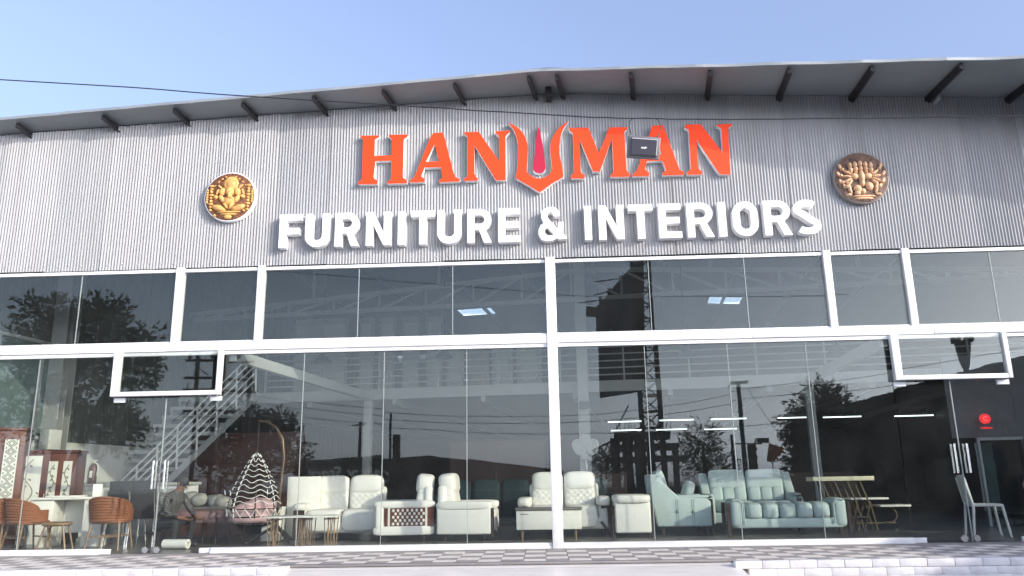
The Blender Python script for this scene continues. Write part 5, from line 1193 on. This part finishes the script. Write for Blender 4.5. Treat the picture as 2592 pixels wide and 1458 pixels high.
# poles
def pole(name, label, cat, px, ytop, Y, r, group=None):
    p = RW(px, 1240, Y); h = RW(px, ytop, Y).z-zr
    t = T(name, label, cat, (p.x, p.y, zr), 0, group); q = MB(); q.tube([(0, 0, 0), (0, 0, h)], [r, r*.75], 10); q.build('pole', mat('pole_grey', (.06, .062, .066), .8), t, smooth=True); return t, h
t, h = pole('utility_pole', 'slim bare utility pole mirrored left of the traffic light', 'pole', 907, 1071, 20, .07)
q = MB(); q.beam((-.35, 0, h-.15), (.2, 0, h-.1), .05, .05); q.build('crossarm', dark_steel, t)
def signal_head(t, z, sx, dy=0):
    q = MB(); q.box(sx-.14 if sx > 0 else sx-.14, sx+.14, -.12+dy, .12+dy, z, z+.95); o = q.build('signal_head', black, t, bevel=.02)
    for i in range(3):
        q = MB(); q.lathe([(.10, 0), (.11, .2), (.115, .2), (.105, 0)], (sx, .12+dy, z+.16+i*.31), 14, rotm(-90)); q.build('visor', black, o, smooth=True)
        q = MB(); q.lathe([(0, 0), (.09, 0), (.09, .01), (0, .01)], (sx, .122+dy, z+.16+i*.31), 14, rotm(-90)); q.build('lens', mat('dark_lens', (.05, .02, .02), .3), o)
    q = MB(); q.beam((0, 0, z+.5), (sx, dy, z+.5), .05, .05); q.build('bracket', dark_steel, t)
t, h = pole('traffic_light', 'traffic light with one signal head mirrored above the ivory loveseat', 'traffic light', 989, 1042, 20, .06, 'traffic lights across the street'); signal_head(t, RW(1008, 1155, 20).z-zr, .26)
t, h = pole('traffic_light', 'traffic light pole with signals and street camera mirrored above the aqua sofa', 'traffic light', 1897, 968, 19, .10, 'traffic lights across the street')
signal_head(t, RW(1910, 1190, 19).z-zr, .3); 
q = MB(); zc = RW(1930, 1122, 19).z-zr; q.beam((-.55, 0, zc), (.7, 0, zc), .05, .05); q.beam((.3, 0, zc-.4), (.5, 0, zc+.2), .04, .04); q.box(.55, .95, -.08, .08, zc+.02, zc+.2); q.build('street_camera', black, t)
q = MB(); q.beam((-.45, 0, h-.05), (.35, 0, h+.02), .3, .10); q.beam((-.5, .05, h-.1), (-.1, .05, h-.02), .2, .06); q.build('lamp_head', black, t)
t, h = pole('utility_pole', 'short square post mirrored left of the street camera pole', 'pole', 1860, 1096, 19, .07)
q = MB(); q.beam((0, 0, h-1.0), (.4, 0, h-1.0), .05, .05); q.build('crossarm', dark_steel, t)
# flag between the pole and the tree
Y = 18; p = RW(1968, 1150, Y)
t = T('flag', 'saffron cloth flag with dark rays mirrored between the pole and the tree', 'flag', tuple(p), 0); vs = []; fs = []
cor = [RW(x, y, Y)-p for x, y in ((1952, 1122), (1992, 1134), (1964, 1172), (1946, 1166))]
for i in range(9):
    for j in range(9):
        u_, v_ = i/8, j/8; c = cor[0].lerp(cor[1], u_).lerp(cor[3].lerp(cor[2], u_), v_); vs.append((c.x, c.y+.05*math.sin(u_*7+v_*2), c.z))
for i in range(8): fs += [(i*9+j, i*9+j+1, i*9+j+10, i*9+j+9) for j in range(8)]
q = MB(); q.add(vs, fs); q.add([(x, y+.012, z) for x, y, z in vs], [f[::-1] for f in fs])
q.build('cloth', mat('saffron_cloth', (.55, .16, .05), .8, var=.45, scale=5, stretch=(2.5, 1, .5)), t, smooth=True)
q = MB(); q.tube([cor[0]+Vector((0, 0, .1)), (cor[0].x+.25, cor[0].y, zr-p.z)], .02, 6); q.build('staff', tanwood, t)
# power structure at the left
Y = 19; pa = RW(545, 1240, Y)
t = T('transformer_structure', 'twin pole power structure with cross arms mirrored in the left transom', 'power pole', (pa.x, pa.y, zr), 0)
hL_ = RW(480, 893, Y).z-zr; sp = abs(RW(480, 1000, Y).x-RW(628, 1000, Y).x)
q = MB()
for x in (-sp*.42, -sp*.12, sp*.42): q.tube([(x, 0, 0), (x, 0, hL_*(1 if x < 0 else .92))], .09, 8)
q.build('pole', dark_steel, t)
q = MB()
for z in (hL_-.35, hL_-1.05, hL_-1.5, hL_-2.3, hL_-2.55): q.beam((-sp*.62, .1, z), (sp*.5, .1, z-.05), .08, .1)
q.beam((-sp*.42, .1, hL_-2.5), (sp*.1, .1, hL_-1.5), .06, .06); q.beam((-sp*.1, .1, hL_-2.5), (-sp*.42, .1, hL_-3.3), .06, .06); q.build('crossarm', dark_steel, t)
for i in range(9):
    x = -sp*.55+i*sp*.13; q = MB(); z = hL_-(.3, 1.0, 2.25)[i % 3]; q.lathe([(.03, 0), (.09, .04), (.05, .08), (.09, .12), (.05, .16), (.09, .2), (.03, .26)], (x, .1, z), 10); q.build('insulator', mat('insulator_brown', (.05, .03, .025), .3), t, smooth=True)
q = MB(); q.box(-sp*.30, -sp*.02, -.3, .3, hL_-4.4, hL_-3.3); q.build('transformer', dark_steel, t, bevel=.04)
q = MB()
for i in range(26):
    a = Vector((random.uniform(-sp*.55, sp*.5), .12, hL_-random.uniform(.3, 2.6))); b = a+Vector((random.uniform(-.8, .8), 0, -random.uniform(.3, 1.1))); q.tube([a, a.lerp(b, .5)+Vector((.12, 0, -.1)), b], .02, 4)
q.build('jumper', black, t)
# high mast lamp at the right
t, h = pole('floodlight_mast', 'floodlight mast with a ring of lamps mirrored in the right transom', 'mast', 2490, 862, 44, .22)
q = MB(); q.lathe([(.22, -1.6), (.3, -1.2), (.52, .1), (.52, .2), (.2, .3)], (0, 0, h-.3), 16); q.build('basket', dark_steel, t)
for i in range(8): a = i*math.pi/4; q = MB(); q.box(-.12, .12, -.08, .08, -.2, .2); o = q.build('lamp', black, t); o.location = (.62*math.cos(a), .62*math.sin(a), h+.1); o.rotation_euler = (0, 0, a)
# power lines
def wire(label, pts, Y, r=.011):
    P = [RW(x, y, Y) for x, y in pts]; Q = []
    for a, b in zip(P, P[1:]):
        for k in range(8): Q.append(a.lerp(b, k/8)-Vector((0, 0, .12*math.sin(math.pi*k/8))))
    q = MB(); q.tube(Q+[P[-1]], r, 4); o = q.build('power_line', black); tag(o, label, 'wire', 'power lines across the street')
wire('dark power line mirrored from the transformer to the lamp post, uppermost', ((560, 985), (1000, 1040), (1500, 1045), (1890, 985), (2600, 880)), 19.5)
wire('dark power line mirrored just under the uppermost one', ((560, 1000), (1000, 1058), (1500, 1062), (1890, 1010), (2600, 920)), 19.7)
wire('dark power line mirrored lower, crossing below the mezzanine', ((600, 1040), (1100, 1082), (1500, 1090), (1900, 1078), (2600, 1010)), 21)
wire('dark stay wire slanting from the lamp post to the right', ((1900, 985), (1990, 1110), (2040, 1200)), 19.2)
